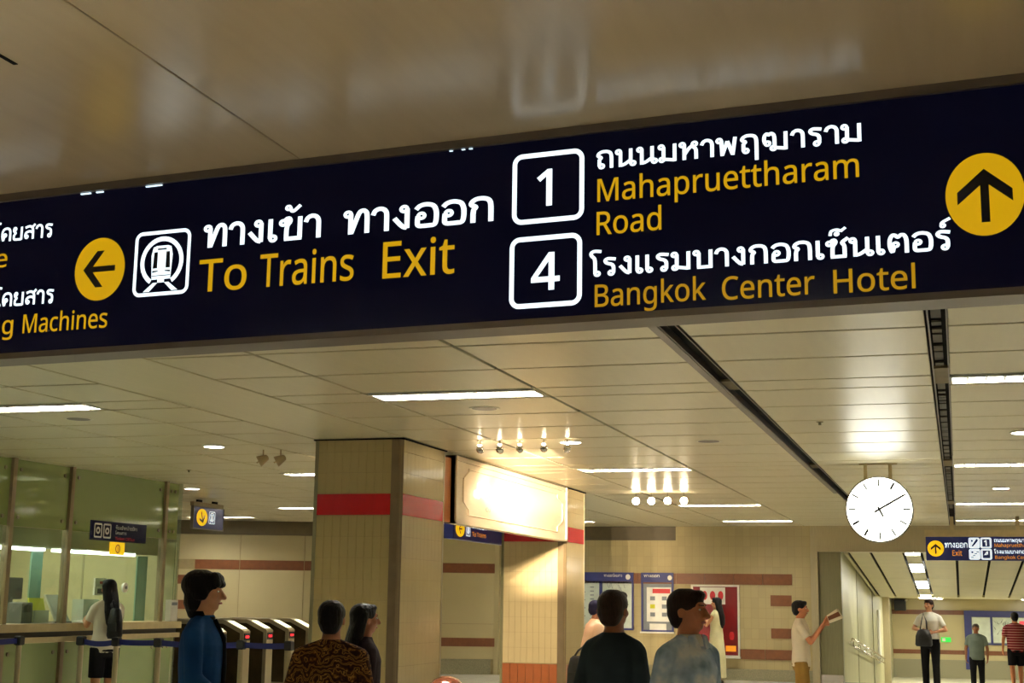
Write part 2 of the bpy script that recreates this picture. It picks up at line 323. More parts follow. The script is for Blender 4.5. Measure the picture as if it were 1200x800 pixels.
# ---------------------------------------------------------------- lettering
GLYPH = json.loads(r'''{"T":[446,[[259,0,187,0,187,509,8,509,8,573,437,573,437,509,259,509]]],"o":[485,[[442,216,440,181,436,150,428,121,417,95,404,71,388,51,369,33,348,18,324,7,299,-1,271,-6,241,-8,214,-6,188,-1,163,7,140,18,119,33,100,51,84,71,70,95,59,121,51,150,46,181,44,216,45,243,48,269,53,293,60,316,68,336,87,367,110,392,137,412,169,426,204,435,244,438,281,435,316,426,347,412,374,392,398,367,417,336,426,316,433,293,438,269,441,243],[117,216,119,184,123,154,130,128,141,105,155,86,172,71,192,59,216,53,243,51,270,53,294,59,314,71,331,86,345,105,356,128,363,154,367,184,369,216,367,248,363,277,355,303,345,325,331,344,314,359,294,370,270,376,242,379,202,374,171,359,147,335,136,317,128,295,122,271,118,245]]],"r":[331,[[269,438,295,437,319,433,310,368,287,372,264,374,248,373,232,369,217,363,202,355,189,346,176,334,166,321,156,305,149,289,143,270,140,251,139,229,139,0,68,0,68,430,126,430,134,351,137,351,147,367,158,381,170,395,183,407,198,418,214,426,231,433,249,437]]],"a":[450,[[231,437,261,436,287,432,311,425,331,415,347,403,368,375,381,338,385,293,385,0,334,0,320,61,317,61,304,46,292,33,279,22,265,13,250,5,234,-1,216,-5,195,-7,172,-8,148,-7,124,-2,103,6,84,16,68,30,55,48,45,68,39,92,37,119,43,159,59,192,87,219,110,231,137,241,168,249,203,254,243,257,316,259,316,285,313,317,306,342,293,359,275,371,253,378,227,380,205,379,183,376,163,370,106,347,84,400,104,410,126,419,151,426,177,432,204,436],[252,208,204,203,167,195,141,182,124,165,113,144,110,119,112,97,120,79,132,66,148,56,167,51,188,49,223,52,253,62,279,79,299,103,311,134,315,172,315,210]]],"i":[207,[[139,430,139,0,68,0,68,430],[104,591,115,590,124,586,133,580,140,572,144,560,145,546,144,532,140,521,133,512,124,506,115,502,104,501,93,502,83,506,75,512,68,521,64,532,63,546,64,560,68,572,75,580,83,586,93,590]]],"n":[496,[[275,438,304,436,331,432,354,424,374,414,391,401,405,384,416,363,424,339,429,311,431,280,431,0,361,0,361,275,358,307,351,333,338,353,319,367,295,376,265,379,222,374,189,361,166,338,151,308,142,269,139,223,139,0,68,0,68,430,125,430,136,371,140,371,150,385,162,398,175,409,190,418,206,425,222,431,239,435,257,437]]],"s":[384,[[348,119,346,92,339,69,327,49,311,32,292,18,268,6,241,-2,210,-6,176,-8,148,-7,122,-5,99,-1,78,5,59,11,42,19,42,83,60,75,81,67,104,60,128,54,153,50,178,49,211,51,236,57,256,66,269,79,277,94,280,112,271,141,264,150,253,158,239,167,222,176,200,185,174,196,148,206,124,217,103,228,84,239,69,252,57,266,48,283,43,302,41,324,46,358,61,386,85,408,104,419,125,427,149,433,174,437,202,438,228,437,252,434,275,430,298,424,319,417,339,409,315,353,258,372,238,377,218,379,197,380,171,379,149,374,131,366,118,356,111,343,108,328,109,317,113,307,119,298,127,290,139,282,154,274,219,246,245,236,268,226,289,215,306,203,321,191,333,176,341,159,346,140]]],"E":[446,[[398,0,78,0,78,573,398,573,398,509,150,509,150,330,383,330,383,268,150,268,150,63,398,63]]],"x":[424,[[170,220,22,430,102,430,213,268,322,430,402,430,253,220,410,0,330,0,213,172,94,0,14,0]]],"t":[289,[[212,50,245,53,272,59,272,5,240,-4,200,-8,178,-7,157,-3,138,4,120,13,104,27,91,44,82,66,76,93,74,125,74,375,13,375,13,409,75,437,103,528,144,528,144,430,269,430,269,375,144,375,144,127,146,103,153,83,163,69,177,58,193,52]]],"M":[727,[[330,0,142,502,139,502,142,461,144,407,144,347,144,0,78,0,78,573,184,573,361,103,364,103,544,573,650,573,650,0,578,0,578,352,579,408,581,460,584,501,581,501,390,0]]],"h":[496,[[139,431,138,399,135,370,140,370,149,385,161,397,174,407,188,416,204,424,221,429,238,434,255,436,273,437,306,435,335,430,360,421,382,408,399,391,413,370,423,344,429,314,431,280,431,0,361,0,361,275,358,307,351,333,338,353,319,367,295,376,265,379,235,377,210,370,189,360,173,347,160,329,150,308,144,283,140,254,139,222,139,0,68,0,68,609,139,609]]],"p":[493,[[273,438,303,436,331,429,357,418,380,402,401,383,418,358,432,329,441,296,447,258,449,216,448,187,446,161,441,136,435,114,427,93,410,62,390,37,365,17,337,3,306,-5,272,-8,251,-7,231,-4,213,1,197,7,182,15,170,24,139,55,134,55,137,20,139,-16,139,-192,68,-192,68,430,126,430,136,371,139,371,170,405,182,414,197,422,213,429,231,434,251,437],[260,379,233,377,210,371,190,362,174,349,161,333,152,313,145,289,141,261,139,229,139,216,140,182,144,152,150,126,159,103,172,85,188,70,208,59,233,53,261,51,286,53,308,60,326,72,341,88,354,108,364,131,371,157,375,186,376,217,375,245,372,271,366,294,358,316,348,334,325,359,296,374]]],"u":[496,[[427,430,427,0,370,0,359,57,356,57,346,43,334,31,321,20,306,11,290,4,273,-1,256,-5,238,-7,220,-8,187,-6,159,-1,134,8,112,21,95,38,81,59,71,85,65,114,63,148,63,430,135,430,135,153,137,122,145,96,158,76,176,62,200,53,230,51,260,53,285,59,306,69,323,82,336,100,345,121,352,146,356,175,357,206,357,430]]],"e":[452,[[234,438,269,435,301,427,329,414,354,396,374,373,390,346,402,315,409,281,411,244,411,201,117,201,122,157,134,119,154,90,181,69,215,56,254,52,280,53,305,56,327,60,348,66,370,73,392,82,392,20,370,11,349,4,327,-1,304,-5,279,-7,251,-8,212,-5,176,3,143,17,114,36,90,61,70,91,61,112,53,134,48,158,45,184,44,212,45,239,48,265,53,289,59,312,68,333,86,364,108,390,134,411,164,426,198,435],[233,380,202,377,175,366,154,348,137,323,125,293,119,257,338,257,336,281,333,302,326,322,318,338,306,353,292,364,276,373,256,378]]],"m":[750,[[540,438,584,434,621,421,649,401,662,384,672,363,679,339,683,311,685,280,685,0,615,0,615,277,613,308,606,333,594,353,577,367,555,376,528,379,490,374,460,362,438,342,423,315,414,280,411,237,411,0,342,0,342,277,341,298,337,317,332,333,325,347,315,359,303,367,289,374,272,377,253,379,227,377,204,370,185,360,170,347,158,329,150,308,144,283,140,255,139,223,139,0,68,0,68,430,125,430,136,371,140,371,149,385,160,398,173,409,186,418,201,425,217,431,233,435,249,437,266,438,298,436,325,430,349,420,369,406,386,388,398,366,402,366,418,388,438,406,461,420,486,430,512,436]]],"R":[499,[[236,573,281,571,320,565,353,555,381,540,404,522,422,500,434,474,442,444,444,410,442,381,437,356,427,334,415,315,401,298,385,285,367,274,349,264,330,257,487,0,403,0,264,237,150,237,150,0,78,0,78,573],[232,510,150,510,150,298,236,298,278,301,312,310,338,325,355,347,366,374,370,407,368,430,363,450,355,467,343,480,328,491,310,500,287,505,261,509]]],"d":[493,[[221,-8,190,-6,162,1,136,12,113,28,92,48,75,72,61,101,52,134,46,172,44,214,46,256,52,294,62,327,75,357,93,381,113,402,137,417,162,429,191,436,221,438,243,437,262,434,280,429,296,423,310,416,323,407,354,374,359,374,356,405,354,438,354,609,425,609,425,0,368,0,358,58,354,58,323,24,310,15,296,7,279,1,262,-4,242,-7],[232,51,273,55,305,67,328,88,343,117,352,154,355,200,355,213,354,244,351,271,346,296,338,318,329,336,306,360,274,375,231,379,196,374,168,359,146,334,135,315,127,293,122,269,118,242,117,213,118,183,122,156,127,133,135,111,146,93,168,69,197,55]]],"B":[521,[[241,573,282,571,319,568,351,561,380,552,404,541,424,526,439,508,450,486,457,460,459,431,457,409,453,389,446,371,437,354,424,340,409,328,392,317,372,309,350,304,350,300,373,295,395,288,415,279,433,267,448,253,461,236,470,215,476,191,478,163,475,130,467,100,454,74,436,52,413,33,385,19,354,8,318,2,279,0,78,0,78,573],[256,329,300,331,334,339,357,352,372,371,381,394,384,423,380,451,369,474,351,490,324,502,289,509,245,511,150,511,150,329],[150,269,150,61,265,61,311,64,346,74,371,91,388,112,398,138,401,168,399,188,395,205,388,221,377,235,362,247,344,256,321,263,293,267,260,269]]],"g":[493,[[221,438,248,436,273,431,297,422,319,409,338,393,355,373,359,373,369,430,425,430,425,-7,423,-46,416,-80,404,-109,388,-135,367,-155,341,-172,310,-183,274,-190,233,-192,202,-192,174,-189,147,-186,122,-180,99,-174,78,-165,78,-100,99,-110,123,-118,149,-125,177,-130,206,-133,237,-134,271,-130,300,-119,324,-101,341,-77,352,-48,355,-13,355,4,356,32,358,57,354,57,338,37,320,21,299,8,275,-1,250,-6,221,-8,189,-6,160,1,134,13,111,29,91,51,74,76,61,105,52,138,46,174,44,214,46,253,52,289,61,322,74,351,91,377,111,399,134,416,160,428,189,435],[230,379,207,376,187,370,169,359,153,344,140,326,130,303,123,277,119,247,117,213,118,183,122,156,128,131,136,110,146,92,169,68,197,54,232,50,253,51,271,53,288,58,303,65,315,74,326,85,336,98,343,113,349,131,353,151,355,173,356,197,356,214,355,251,350,282,343,309,332,331,319,348,302,362,281,371,257,377]]],"k":[428,[[138,291,137,257,135,221,138,221,152,240,172,264,189,285,326,430,409,430,235,246,421,0,336,0,187,200,138,158,138,0,68,0,68,609,138,609]]],"C":[507,[[323,517,294,516,266,510,241,502,217,490,196,474,178,456,162,434,149,410,139,383,131,353,127,321,125,286,126,259,129,233,133,208,139,185,147,164,164,132,186,105,213,83,244,68,281,58,322,55,347,56,371,58,394,62,460,78,460,15,438,8,416,2,393,-2,369,-6,342,-7,312,-8,278,-7,247,-2,217,5,191,15,166,28,144,44,124,62,106,82,91,105,78,131,68,158,59,188,54,219,50,252,49,287,50,313,52,337,55,361,60,384,67,406,81,440,99,471,120,499,145,523,174,543,206,559,242,571,281,578,324,581,353,580,381,577,409,572,435,565,460,557,482,547,453,486,394,508,372,513,348,516]]],"H":[594,[[516,0,443,0,443,267,150,267,150,0,78,0,78,573,150,573,150,330,443,330,443,573,516,573]]],"l":[207,[[139,0,68,0,68,609,139,609]]],"c":[385,[[241,-8,204,-5,170,2,139,15,112,34,88,58,69,87,60,108,53,131,48,156,45,183,44,213,45,243,48,271,54,297,61,321,71,342,90,372,114,396,142,415,174,428,208,435,245,438,267,437,288,435,309,431,328,426,344,421,358,415,337,356,292,370,244,376,217,374,193,368,172,358,155,343,141,325,131,303,123,277,119,247,117,213,119,181,123,152,131,126,141,104,155,86,172,71,191,61,214,55,240,53,262,54,283,56,302,60,351,78,351,15,336,8,320,3,304,-2,285,-5,264,-7]]],"O":[626,[[577,287,577,261,575,236,571,212,567,189,561,166,547,132,531,101,510,73,486,49,459,29,428,13,393,1,355,-6,314,-8,271,-6,232,1,196,13,165,29,138,49,114,73,94,101,78,132,65,167,59,189,55,212,51,237,50,262,49,288,50,322,54,355,59,386,67,415,78,442,91,467,106,490,123,510,143,529,166,545,190,558,218,568,247,575,280,580,314,581,348,580,379,576,408,568,434,558,459,545,481,529,501,511,519,490,534,468,547,442,558,415,567,386,573,355,576,322],[125,287,126,259,128,233,132,208,138,184,145,163,161,131,182,104,207,83,238,67,273,58,314,55,354,58,390,67,420,83,445,104,465,131,481,163,488,184,494,208,498,233,500,259,501,287,499,329,494,366,485,400,472,430,456,457,436,479,412,496,384,508,351,516,314,518,274,515,238,506,207,490,182,469,161,443,145,411,138,389,132,366,128,342,126,315]]],"f":[276,[[266,375,158,375,158,0,87,0,87,375,12,375,12,408,87,432,87,457,89,492,95,522,104,547,116,568,132,585,152,597,174,606,199,612,227,613,274,609,310,599,292,544,262,552,228,556,206,553,189,545,175,532,166,513,160,489,158,458,158,430,266,430]]],"I":[272,[[239,0,32,0,32,42,99,57,99,515,32,531,32,573,239,573,239,531,172,515,172,57,239,42]]],"J":[219,[[-3,-152,-37,-150,-63,-142,-63,-81,-35,-87,-5,-89,8,-88,21,-85,33,-81,45,-74,54,-65,63,-53,69,-38,73,-19,74,3,74,573,146,573,146,9,144,-26,138,-56,128,-82,114,-104,96,-122,75,-135,52,-145,25,-150]]],"U":[586,[[513,202,511,164,503,128,489,95,470,65,446,40,416,20,395,10,372,2,347,-4,320,-7,290,-8,250,-6,213,1,181,13,152,29,128,50,108,75,92,103,81,133,74,167,72,204,72,573,144,573,144,201,148,158,161,122,182,93,211,72,248,59,294,55,327,57,355,63,379,73,399,88,415,105,427,126,435,149,440,174,442,202,442,573,513,573]]],"1":[459,[[285,0,216,0,216,400,216,439,217,470,219,499,196,477,169,455,108,405,71,452,226,573,285,573]]],"2":[459,[[417,0,38,0,38,59,188,210,216,238,240,264,261,287,280,309,295,331,306,353,315,376,320,399,322,424,318,453,309,477,294,496,273,510,249,518,221,520,194,519,169,514,147,506,126,495,104,482,83,466,45,513,60,526,77,537,94,548,113,557,132,565,153,572,174,577,197,580,221,581,255,579,285,572,313,562,336,548,356,531,372,510,384,485,391,458,394,428,392,399,386,371,375,344,361,318,344,292,324,267,301,241,275,214,247,185,128,67,128,64,417,64]]],"3":[459,[[395,439,394,414,389,392,381,372,370,355,356,339,340,326,321,316,300,307,277,302,277,298,319,290,353,276,379,255,398,229,409,198,413,163,410,131,403,101,390,74,371,50,348,30,318,14,297,6,275,0,250,-5,223,-7,193,-8,164,-7,136,-5,110,-1,85,5,60,13,36,23,36,89,61,78,87,69,114,61,141,56,168,52,194,51,241,55,278,65,305,81,324,104,335,132,339,164,337,187,331,206,320,223,306,236,288,247,265,255,240,261,211,264,179,265,123,265,123,326,180,326,209,327,236,332,259,339,278,350,294,362,307,377,316,394,321,413,323,434,320,460,311,481,295,498,274,511,249,519,219,521,199,521,181,519,164,515,117,498,75,473,39,521,61,537,87,550,115,563,147,573,181,579,218,581,252,579,283,574,309,566,332,555,352,540,376,511,390,477]]],"4":[459,[[443,130,359,130,359,0,291,0,291,130,17,130,17,190,286,576,359,576,359,193,443,193],[291,374,291,412,293,444,294,474,295,500,292,500,276,468,257,438,86,193,291,193]]]," ":[209,[]],"ท":[422,[[58,0,58,380,101,380,112,320,115,320,125,339,139,355,158,369,180,379,206,385,234,387,260,385,284,381,305,373,323,362,338,347,350,329,359,308,364,283,366,254,366,0,304,0,304,250,302,276,295,297,284,313,268,325,247,333,222,335,201,333,183,328,166,320,152,308,141,295,132,278,125,260,121,241,120,220,120,0]]],"า":[282,[[164,0,164,270,162,290,157,307,148,320,135,329,118,334,96,336,79,335,64,333,49,329,7,311,7,366,46,380,65,384,85,386,107,387,130,386,151,382,170,377,186,368,200,357,211,342,219,325,224,303,225,279,225,0]]],"ง":[372,[[119,0,0,380,62,380,165,53,173,53,206,61,233,82,246,98,256,118,264,140,269,163,272,186,273,209,270,244,262,275,247,299,228,318,204,329,175,332,158,331,144,327,128,377,156,382,179,383,201,382,222,379,241,373,258,366,274,356,288,344,303,327,314,307,324,285,330,261,334,234,335,207,333,172,328,140,318,111,306,85,292,62,277,44,262,31,246,21,227,12,206,5,182,1,153,0]]],"เ":[205,[[142,-7,106,-1,95,5,86,12,78,21,72,34,68,48,67,66,67,380,128,380,128,74,135,51,157,44,171,45,184,49,192,3,166,-5]]],"ข":[379,[[190,-7,150,-3,116,7,89,25,69,49,57,81,53,119,53,162,54,183,58,201,63,216,84,251,104,279,113,307,106,328,87,334,70,331,51,325,37,369,68,381,101,384,117,383,130,380,142,375,151,368,159,360,164,351,171,314,170,298,167,284,163,272,142,239,123,206,119,194,116,180,115,164,115,123,116,104,120,87,126,74,133,64,142,56,153,50,190,44,211,46,229,51,243,60,253,73,259,90,261,110,261,380,323,380,323,107,319,74,308,46,290,23,264,6,230,-4]]],"้":[0,[[-255,440,-255,471,-227,479,-202,493,-193,514,-198,528,-214,534,-229,531,-241,526,-255,564,-224,579,-197,583,-180,581,-165,576,-154,567,-145,556,-140,543,-138,528,-139,516,-142,505,-148,495,-171,472,-178,489,-40,489,-40,440]]],"อ":[398,[[191,-7,145,-3,108,10,79,32,65,50,55,71,48,95,43,124,42,155,43,186,45,218,191,218,191,169,103,169,103,155,104,128,108,106,113,87,121,72,130,61,142,53,156,47,171,44,189,43,209,44,227,48,243,55,258,65,269,79,279,98,286,122,290,151,291,187,290,219,286,247,280,271,271,291,259,307,244,320,225,329,202,334,175,336,132,332,92,321,54,302,54,360,88,373,132,383,183,387,221,384,254,376,282,362,305,344,323,321,337,293,347,261,352,226,354,187,353,148,347,114,338,83,326,56,308,34,287,16,260,3,228,-4]]],"ก":[416,[[53,0,53,132,55,158,61,179,72,195,86,207,103,216,121,223,122,225,46,254,46,277,48,295,54,313,64,330,79,346,97,360,118,371,143,380,171,385,202,387,229,385,255,381,280,373,303,363,322,349,338,331,350,310,357,285,360,256,360,0,298,0,298,250,295,278,286,300,270,316,250,327,227,333,201,336,175,334,152,328,134,318,120,305,112,290,109,273,184,236,178,202,162,201,147,195,133,186,123,172,117,154,114,132,114,0]]],"ถ":[417,[[135,-7,97,-1,86,5,77,12,69,21,63,34,59,48,58,66,58,133,60,159,66,180,77,196,90,207,106,216,125,223,126,225,46,254,46,277,48,295,54,313,64,330,79,346,97,360,118,371,143,380,171,385,202,387,230,385,257,381,282,373,304,363,323,349,339,331,352,310,359,285,361,256,361,0,300,0,300,250,296,278,287,300,271,316,251,327,228,333,202,336,175,334,152,328,134,318,120,305,112,290,109,273,188,236,182,202,166,201,151,196,138,190,128,179,122,163,120,141,120,73,127,51,149,44,163,45,175,48,184,3,158,-5]]],"น":[425,[[187,-7,161,-5,138,-1,117,7,99,18,84,33,72,51,63,72,58,97,56,126,56,380,118,380,118,130,120,104,127,83,139,67,155,55,176,47,200,45,230,49,255,59,276,76,290,99,299,127,302,160,302,380,364,380,364,0,313,0,310,56,307,56,296,39,282,24,263,11,241,1,216,-5]]],"ม":[426,[[239,-7,211,-5,185,1,163,11,143,24,129,41,119,60,116,60,112,0,62,0,62,380,123,380,123,160,125,138,129,118,136,100,145,83,157,70,171,59,187,51,206,47,227,45,252,47,272,55,288,67,299,83,306,104,308,130,308,380,370,380,370,126,368,97,363,72,354,51,342,33,327,18,309,7,289,-1,265,-5]]],"ห":[407,[[62,0,62,380,123,380,123,216,126,216,284,380,356,380,356,378,123,143,123,0],[298,0,298,134,295,159,286,180,273,198,252,210,225,218,190,221,226,266,254,264,278,259,299,250,317,238,332,223,344,205,352,185,358,161,359,135,359,0]]],"พ":[482,[[97,0,28,380,92,380,119,215,126,163,134,87,136,87,148,141,159,183,169,217,215,380,266,380,313,217,322,183,333,141,345,87,348,87,356,163,363,215,390,380,454,380,385,0,325,0,261,207,251,243,243,292,240,292,234,257,227,230,220,207,157,0]]],"ฤ":[417,[[300,-139,300,69,361,69,361,-139],[135,-7,97,-1,86,5,77,12,69,21,63,34,59,48,58,66,58,133,60,159,66,180,77,196,90,207,106,216,125,223,126,225,46,254,46,277,48,295,54,313,64,330,79,346,97,360,118,371,143,380,171,385,202,387,230,385,257,381,282,373,304,363,323,349,339,331,352,310,359,285,361,256,361,0,300,0,300,250,296,278,287,300,271,316,251,327,228,333,202,336,175,334,152,328,134,318,120,305,112,290,109,273,188,236,182,202,166,201,151,196,138,190,128,179,122,163,120,141,120,73,127,51,149,44,163,45,175,48,184,3,158,-5]]],"ฒ":[626,[[187,-7,153,-4,123,4,100,18,81,38,67,61,56,89,49,122,45,157,44,195,45,239,49,277,57,308,66,334,78,354,93,369,110,379,129,385,150,387,164,386,177,383,189,379,199,372,207,363,212,351,215,351,221,363,229,372,239,379,251,383,264,386,279,387,303,384,325,376,342,363,356,344,363,320,366,290,366,158,367,136,371,117,378,99,386,83,397,70,410,59,425,51,442,47,460,45,479,47,495,53,509,64,520,79,526,99,528,124,528,380,590,380,590,120,588,91,584,67,575,46,564,29,550,16,534,6,516,-1,497,-6,476,-7,448,-5,423,1,402,12,385,26,371,42,361,60,359,60,355,0,304,0,304,289,303,305,300,317,295,326,288,331,279,335,269,336,258,335,250,331,243,326,237,318,234,307,232,294,193,294,191,308,187,319,181,327,157,336,147,334,137,330,129,323,122,312,116,298,111,280,108,257,106,230,105,197,106,166,109,138,113,114,119,93,128,76,139,62,154,52,173,46,196,44,218,46,235,49,241,2,216,-5]]],"ร":[338,[[163,-7,136,-6,111,-3,87,1,65,7,45,13,28,20,46,70,79,58,120,48,164,44,187,46,208,51,225,58,239,69,247,82,250,98,241,126,214,147,168,166,140,175,116,185,94,195,75,206,60,219,48,233,40,248,34,267,33,287,34,306,40,323,48,339,61,353,77,365,97,374,121,381,149,386,181,387,203,386,224,384,244,381,262,377,277,371,290,365,290,313,260,324,222,333,179,336,151,335,129,330,113,322,103,312,96,301,94,290,103,264,133,244,190,222,212,214,232,206,251,196,268,186,283,174,295,160,304,144,310,125,311,104,310,85,305,67,297,50,286,34,270,20,250,9,226,0,197,-5]]],"โ":[214,[[76,311,76,447,74,472,67,492,57,506,42,516,25,522,6,524,6,551,58,573,243,573,243,524,102,524,101,521,111,513,120,503,127,490,133,474,137,456,138,435,138,311],[152,-7,116,-1,105,5,95,12,87,21,81,34,78,48,76,66,76,380,138,380,138,74,145,51,167,44,180,45,193,49,202,3,176,-5]]],"แ":[394,[[142,-7,106,-1,95,5,86,12,78,21,72,34,68,48,67,66,67,380,128,380,128,74,135,51,157,44,171,45,184,49,192,3,166,-5],[331,-7,295,-1,285,5,275,12,267,21,261,34,257,48,256,66,256,380,318,380,318,74,325,51,347,44,360,45,373,49,381,3,356,-5]]],"บ":[419,[[209,-7,178,-5,151,-1,127,7,108,17,92,31,72,59,60,95,56,137,56,380,118,380,118,137,120,108,128,85,140,67,158,55,180,47,209,44,237,47,261,55,278,67,291,85,298,108,301,137,301,380,363,380,363,137,359,95,347,59,327,31,311,17,291,7,267,-1,240,-5]]],"ซ":[386,[[191,-7,151,-3,118,7,92,25,72,50,61,81,57,120,57,164,58,189,63,210,71,227,102,270,121,292,130,312,128,313,110,304,87,300,72,302,58,308,46,317,38,330,32,346,31,365,31,380,85,380,90,350,107,340,123,343,138,352,151,380,185,380,185,349,184,313,176,284,155,251,137,227,123,203,119,169,119,123,120,103,123,87,129,74,137,63,146,55,156,50,191,44,214,46,232,51,247,60,258,73,264,90,266,110,266,207,265,223,261,236,254,247,244,254,232,259,216,260,213,260,213,300,216,300,233,301,247,305,257,313,263,322,268,333,271,345,273,380,335,380,334,357,331,336,325,318,316,303,303,291,285,282,285,279,301,272,312,263,320,251,324,237,327,220,328,201,328,107,324,74,312,46,293,23,266,6,232,-4]]],"็":[0,[[-134,430,-146,431,-157,434,-167,438,-176,444,-183,452,-189,462,-223,432,-248,434,-268,441,-286,452,-299,467,-307,486,-310,509,-309,526,-305,540,-299,553,-291,563,-281,572,-270,578,-257,583,-244,586,-231,587,-69,587,-69,545,-222,545,-249,536,-256,528,-259,518,-261,506,-253,482,-247,477,-238,474,-227,473,-189,508,-175,508,-164,482,-157,476,-150,472,-140,471,-120,479,-114,499,-114,508,-69,508,-69,498,-71,477,-77,460,-86,447,-99,438,-115,432]]],"ต":[441,[[191,-7,155,-4,125,5,101,20,81,40,67,64,56,93,49,125,45,160,44,198,45,240,49,277,57,307,66,332,79,353,94,368,112,378,133,385,155,387,171,386,184,383,197,379,207,372,215,363,221,351,223,351,229,363,237,372,248,379,261,383,275,386,291,387,318,384,342,376,360,363,374,344,382,320,385,290,385,0,323,0,323,289,322,305,318,318,311,326,303,331,293,335,282,336,269,335,260,331,252,326,247,318,243,307,241,294,202,294,199,308,194,319,187,327,161,336,144,332,130,321,119,303,112,277,107,242,105,197,106,167,109,139,113,115,119,94,128,77,140,63,155,53,175,46,198,44,221,46,239,49,245,2,220,-5]]],"์":[0,[[-175,420,-183,440,-187,464,-180,491,-175,499,-168,506,-158,512,-146,517,-131,520,-114,521,-19,521,-19,473,-98,473,-120,468,-128,450,-127,440,-122,429]]],"จ":[369,[[102,0,102,169,49,169,49,218,161,218,161,50,170,50,190,51,207,56,222,64,235,75,245,90,253,109,259,132,262,159,264,191,262,223,258,251,252,275,243,294,231,309,215,321,196,329,174,334,147,336,126,335,105,332,84,327,64,320,45,311,26,300,26,358,42,366,60,373,81,379,104,383,129,386,155,387,194,384,228,377,256,364,278,346,297,324,310,297,319,266,325,230,327,191,325,152,319,118,310,88,297,62,280,40,258,23,231,10,198,3,160,0]]],"ำ":[282,[[164,0,164,270,162,290,157,307,148,320,135,329,118,334,96,336,79,335,64,333,49,329,7,311,7,366,46,380,65,384,85,386,107,387,130,386,151,382,170,377,186,368,200,357,211,342,219,325,224,303,225,279,225,0],[-111,424,-132,426,-151,431,-166,440,-177,452,-184,468,-186,486,-184,505,-177,520,-166,533,-151,541,-132,547,-111,549,-89,547,-71,541,-55,533,-44,520,-37,505,-35,486,-37,468,-44,452,-55,440,-71,431,-89,426],[-111,456,-86,465,-77,486,-86,508,-111,516,-136,508,-144,486,-136,465]]],"่":[0,[[-123,440,-123,587,-62,587,-62,440]]],"ย":[412,[[202,-6,168,-5,138,0,113,8,92,19,76,33,64,49,56,68,51,89,49,112,50,131,53,148,59,163,65,174,73,184,82,191,112,202,112,205,83,219,73,226,64,235,57,246,52,259,48,273,47,290,48,306,52,321,58,336,67,349,79,361,94,371,113,379,135,383,160,385,195,382,223,374,212,327,192,332,166,334,149,333,134,328,123,321,116,311,111,299,110,285,111,270,115,258,122,248,131,241,141,235,153,231,193,227,206,227,206,182,193,182,167,180,147,175,131,167,120,155,114,138,112,117,113,104,115,92,120,80,126,70,135,61,147,54,162,49,181,45,202,44,224,45,243,49,258,54,270,62,279,71,286,82,290,95,293,110,294,126,294,380,356,380,356,130,352,86,339,51,319,26,302,14,282,5,259,-1,232,-5]]],"ั":[0,[[-150,440,-168,441,-183,444,-196,449,-207,455,-215,462,-222,470,-230,498,-226,520,-218,540,-166,531,-169,522,-171,510,-165,494,-146,488,29,488,29,440]]],"ด":[427,[[186,-7,152,-4,123,5,99,19,80,38,65,62,54,89,47,120,43,153,42,187,43,224,47,257,54,285,63,309,75,329,88,346,104,359,122,370,143,378,164,383,188,386,212,387,247,385,277,380,303,371,324,358,341,343,354,325,364,303,369,280,371,253,371,0,310,0,310,248,308,274,300,296,288,313,271,326,246,333,214,336,194,334,175,330,157,324,141,314,128,299,118,280,110,256,105,224,103,187,104,161,107,136,111,114,118,94,127,77,139,63,155,53,173,46,196,44,215,46,232,50,239,2,213,-5]]],"ส":[397,[[279,0,279,253,277,280,270,302,258,317,242,328,219,334,190,336,167,335,145,332,124,327,103,320,83,311,64,301,64,359,79,365,97,372,118,378,142,383,168,386,196,387,219,386,240,383,258,379,274,372,287,361,297,348,311,339,323,328,330,313,336,297,339,278,340,257,340,0],[160,-7,122,-4,91,6,66,21,48,43,38,70,34,102,39,137,53,167,76,191,95,202,118,212,145,219,177,224,212,227,291,232,291,181,221,176,178,172,146,164,123,154,108,141,99,124,96,103,99,84,105,69,116,58,131,49,149,45,171,43,193,45,212,49,221,3,192,-5],[295,327,260,359,272,362,283,367,294,373,303,382,308,392,310,405,370,405,369,391,366,379,360,367,353,357,344,348,333,341]]],"ค":[426,[[56,0,56,243,60,286,73,321,94,350,110,363,131,374,155,381,182,385,213,387,244,385,272,381,296,374,316,363,333,350,353,321,366,286,370,243,370,0,308,0,308,243,305,271,297,294,284,312,265,325,241,333,212,336,184,333,160,325,142,312,129,294,121,271,118,243,118,166,120,165,131,181,143,193,157,201,174,206,195,208,220,209,243,209,243,159,220,159,194,157,173,154,156,147,143,138,133,128,126,116,121,103,119,89,118,74,118,0]]],"ื":[0,[[-356,440,-356,467,-306,490,-62,490,-62,440],[-214,467,-214,546,-162,546,-162,467],[-112,467,-112,546,-62,546,-62,467]]]}''')
def _area(p): return .5 * sum(p[i][0] * p[(i + 1) % len(p)][1] - p[(i + 1) % len(p)][0] * p[i][1] for i in range(len(p)))
def _inside(q, p):
    x, y = q; c = False
    for i in range(len(p)):
        x0, y0 = p[i]; x1, y1 = p[(i + 1) % len(p)]
        if (y0 > y) != (y1 > y) and x < (x1 - x0) * (y - y0) / (y1 - y0) + x0: c = not c
    return c
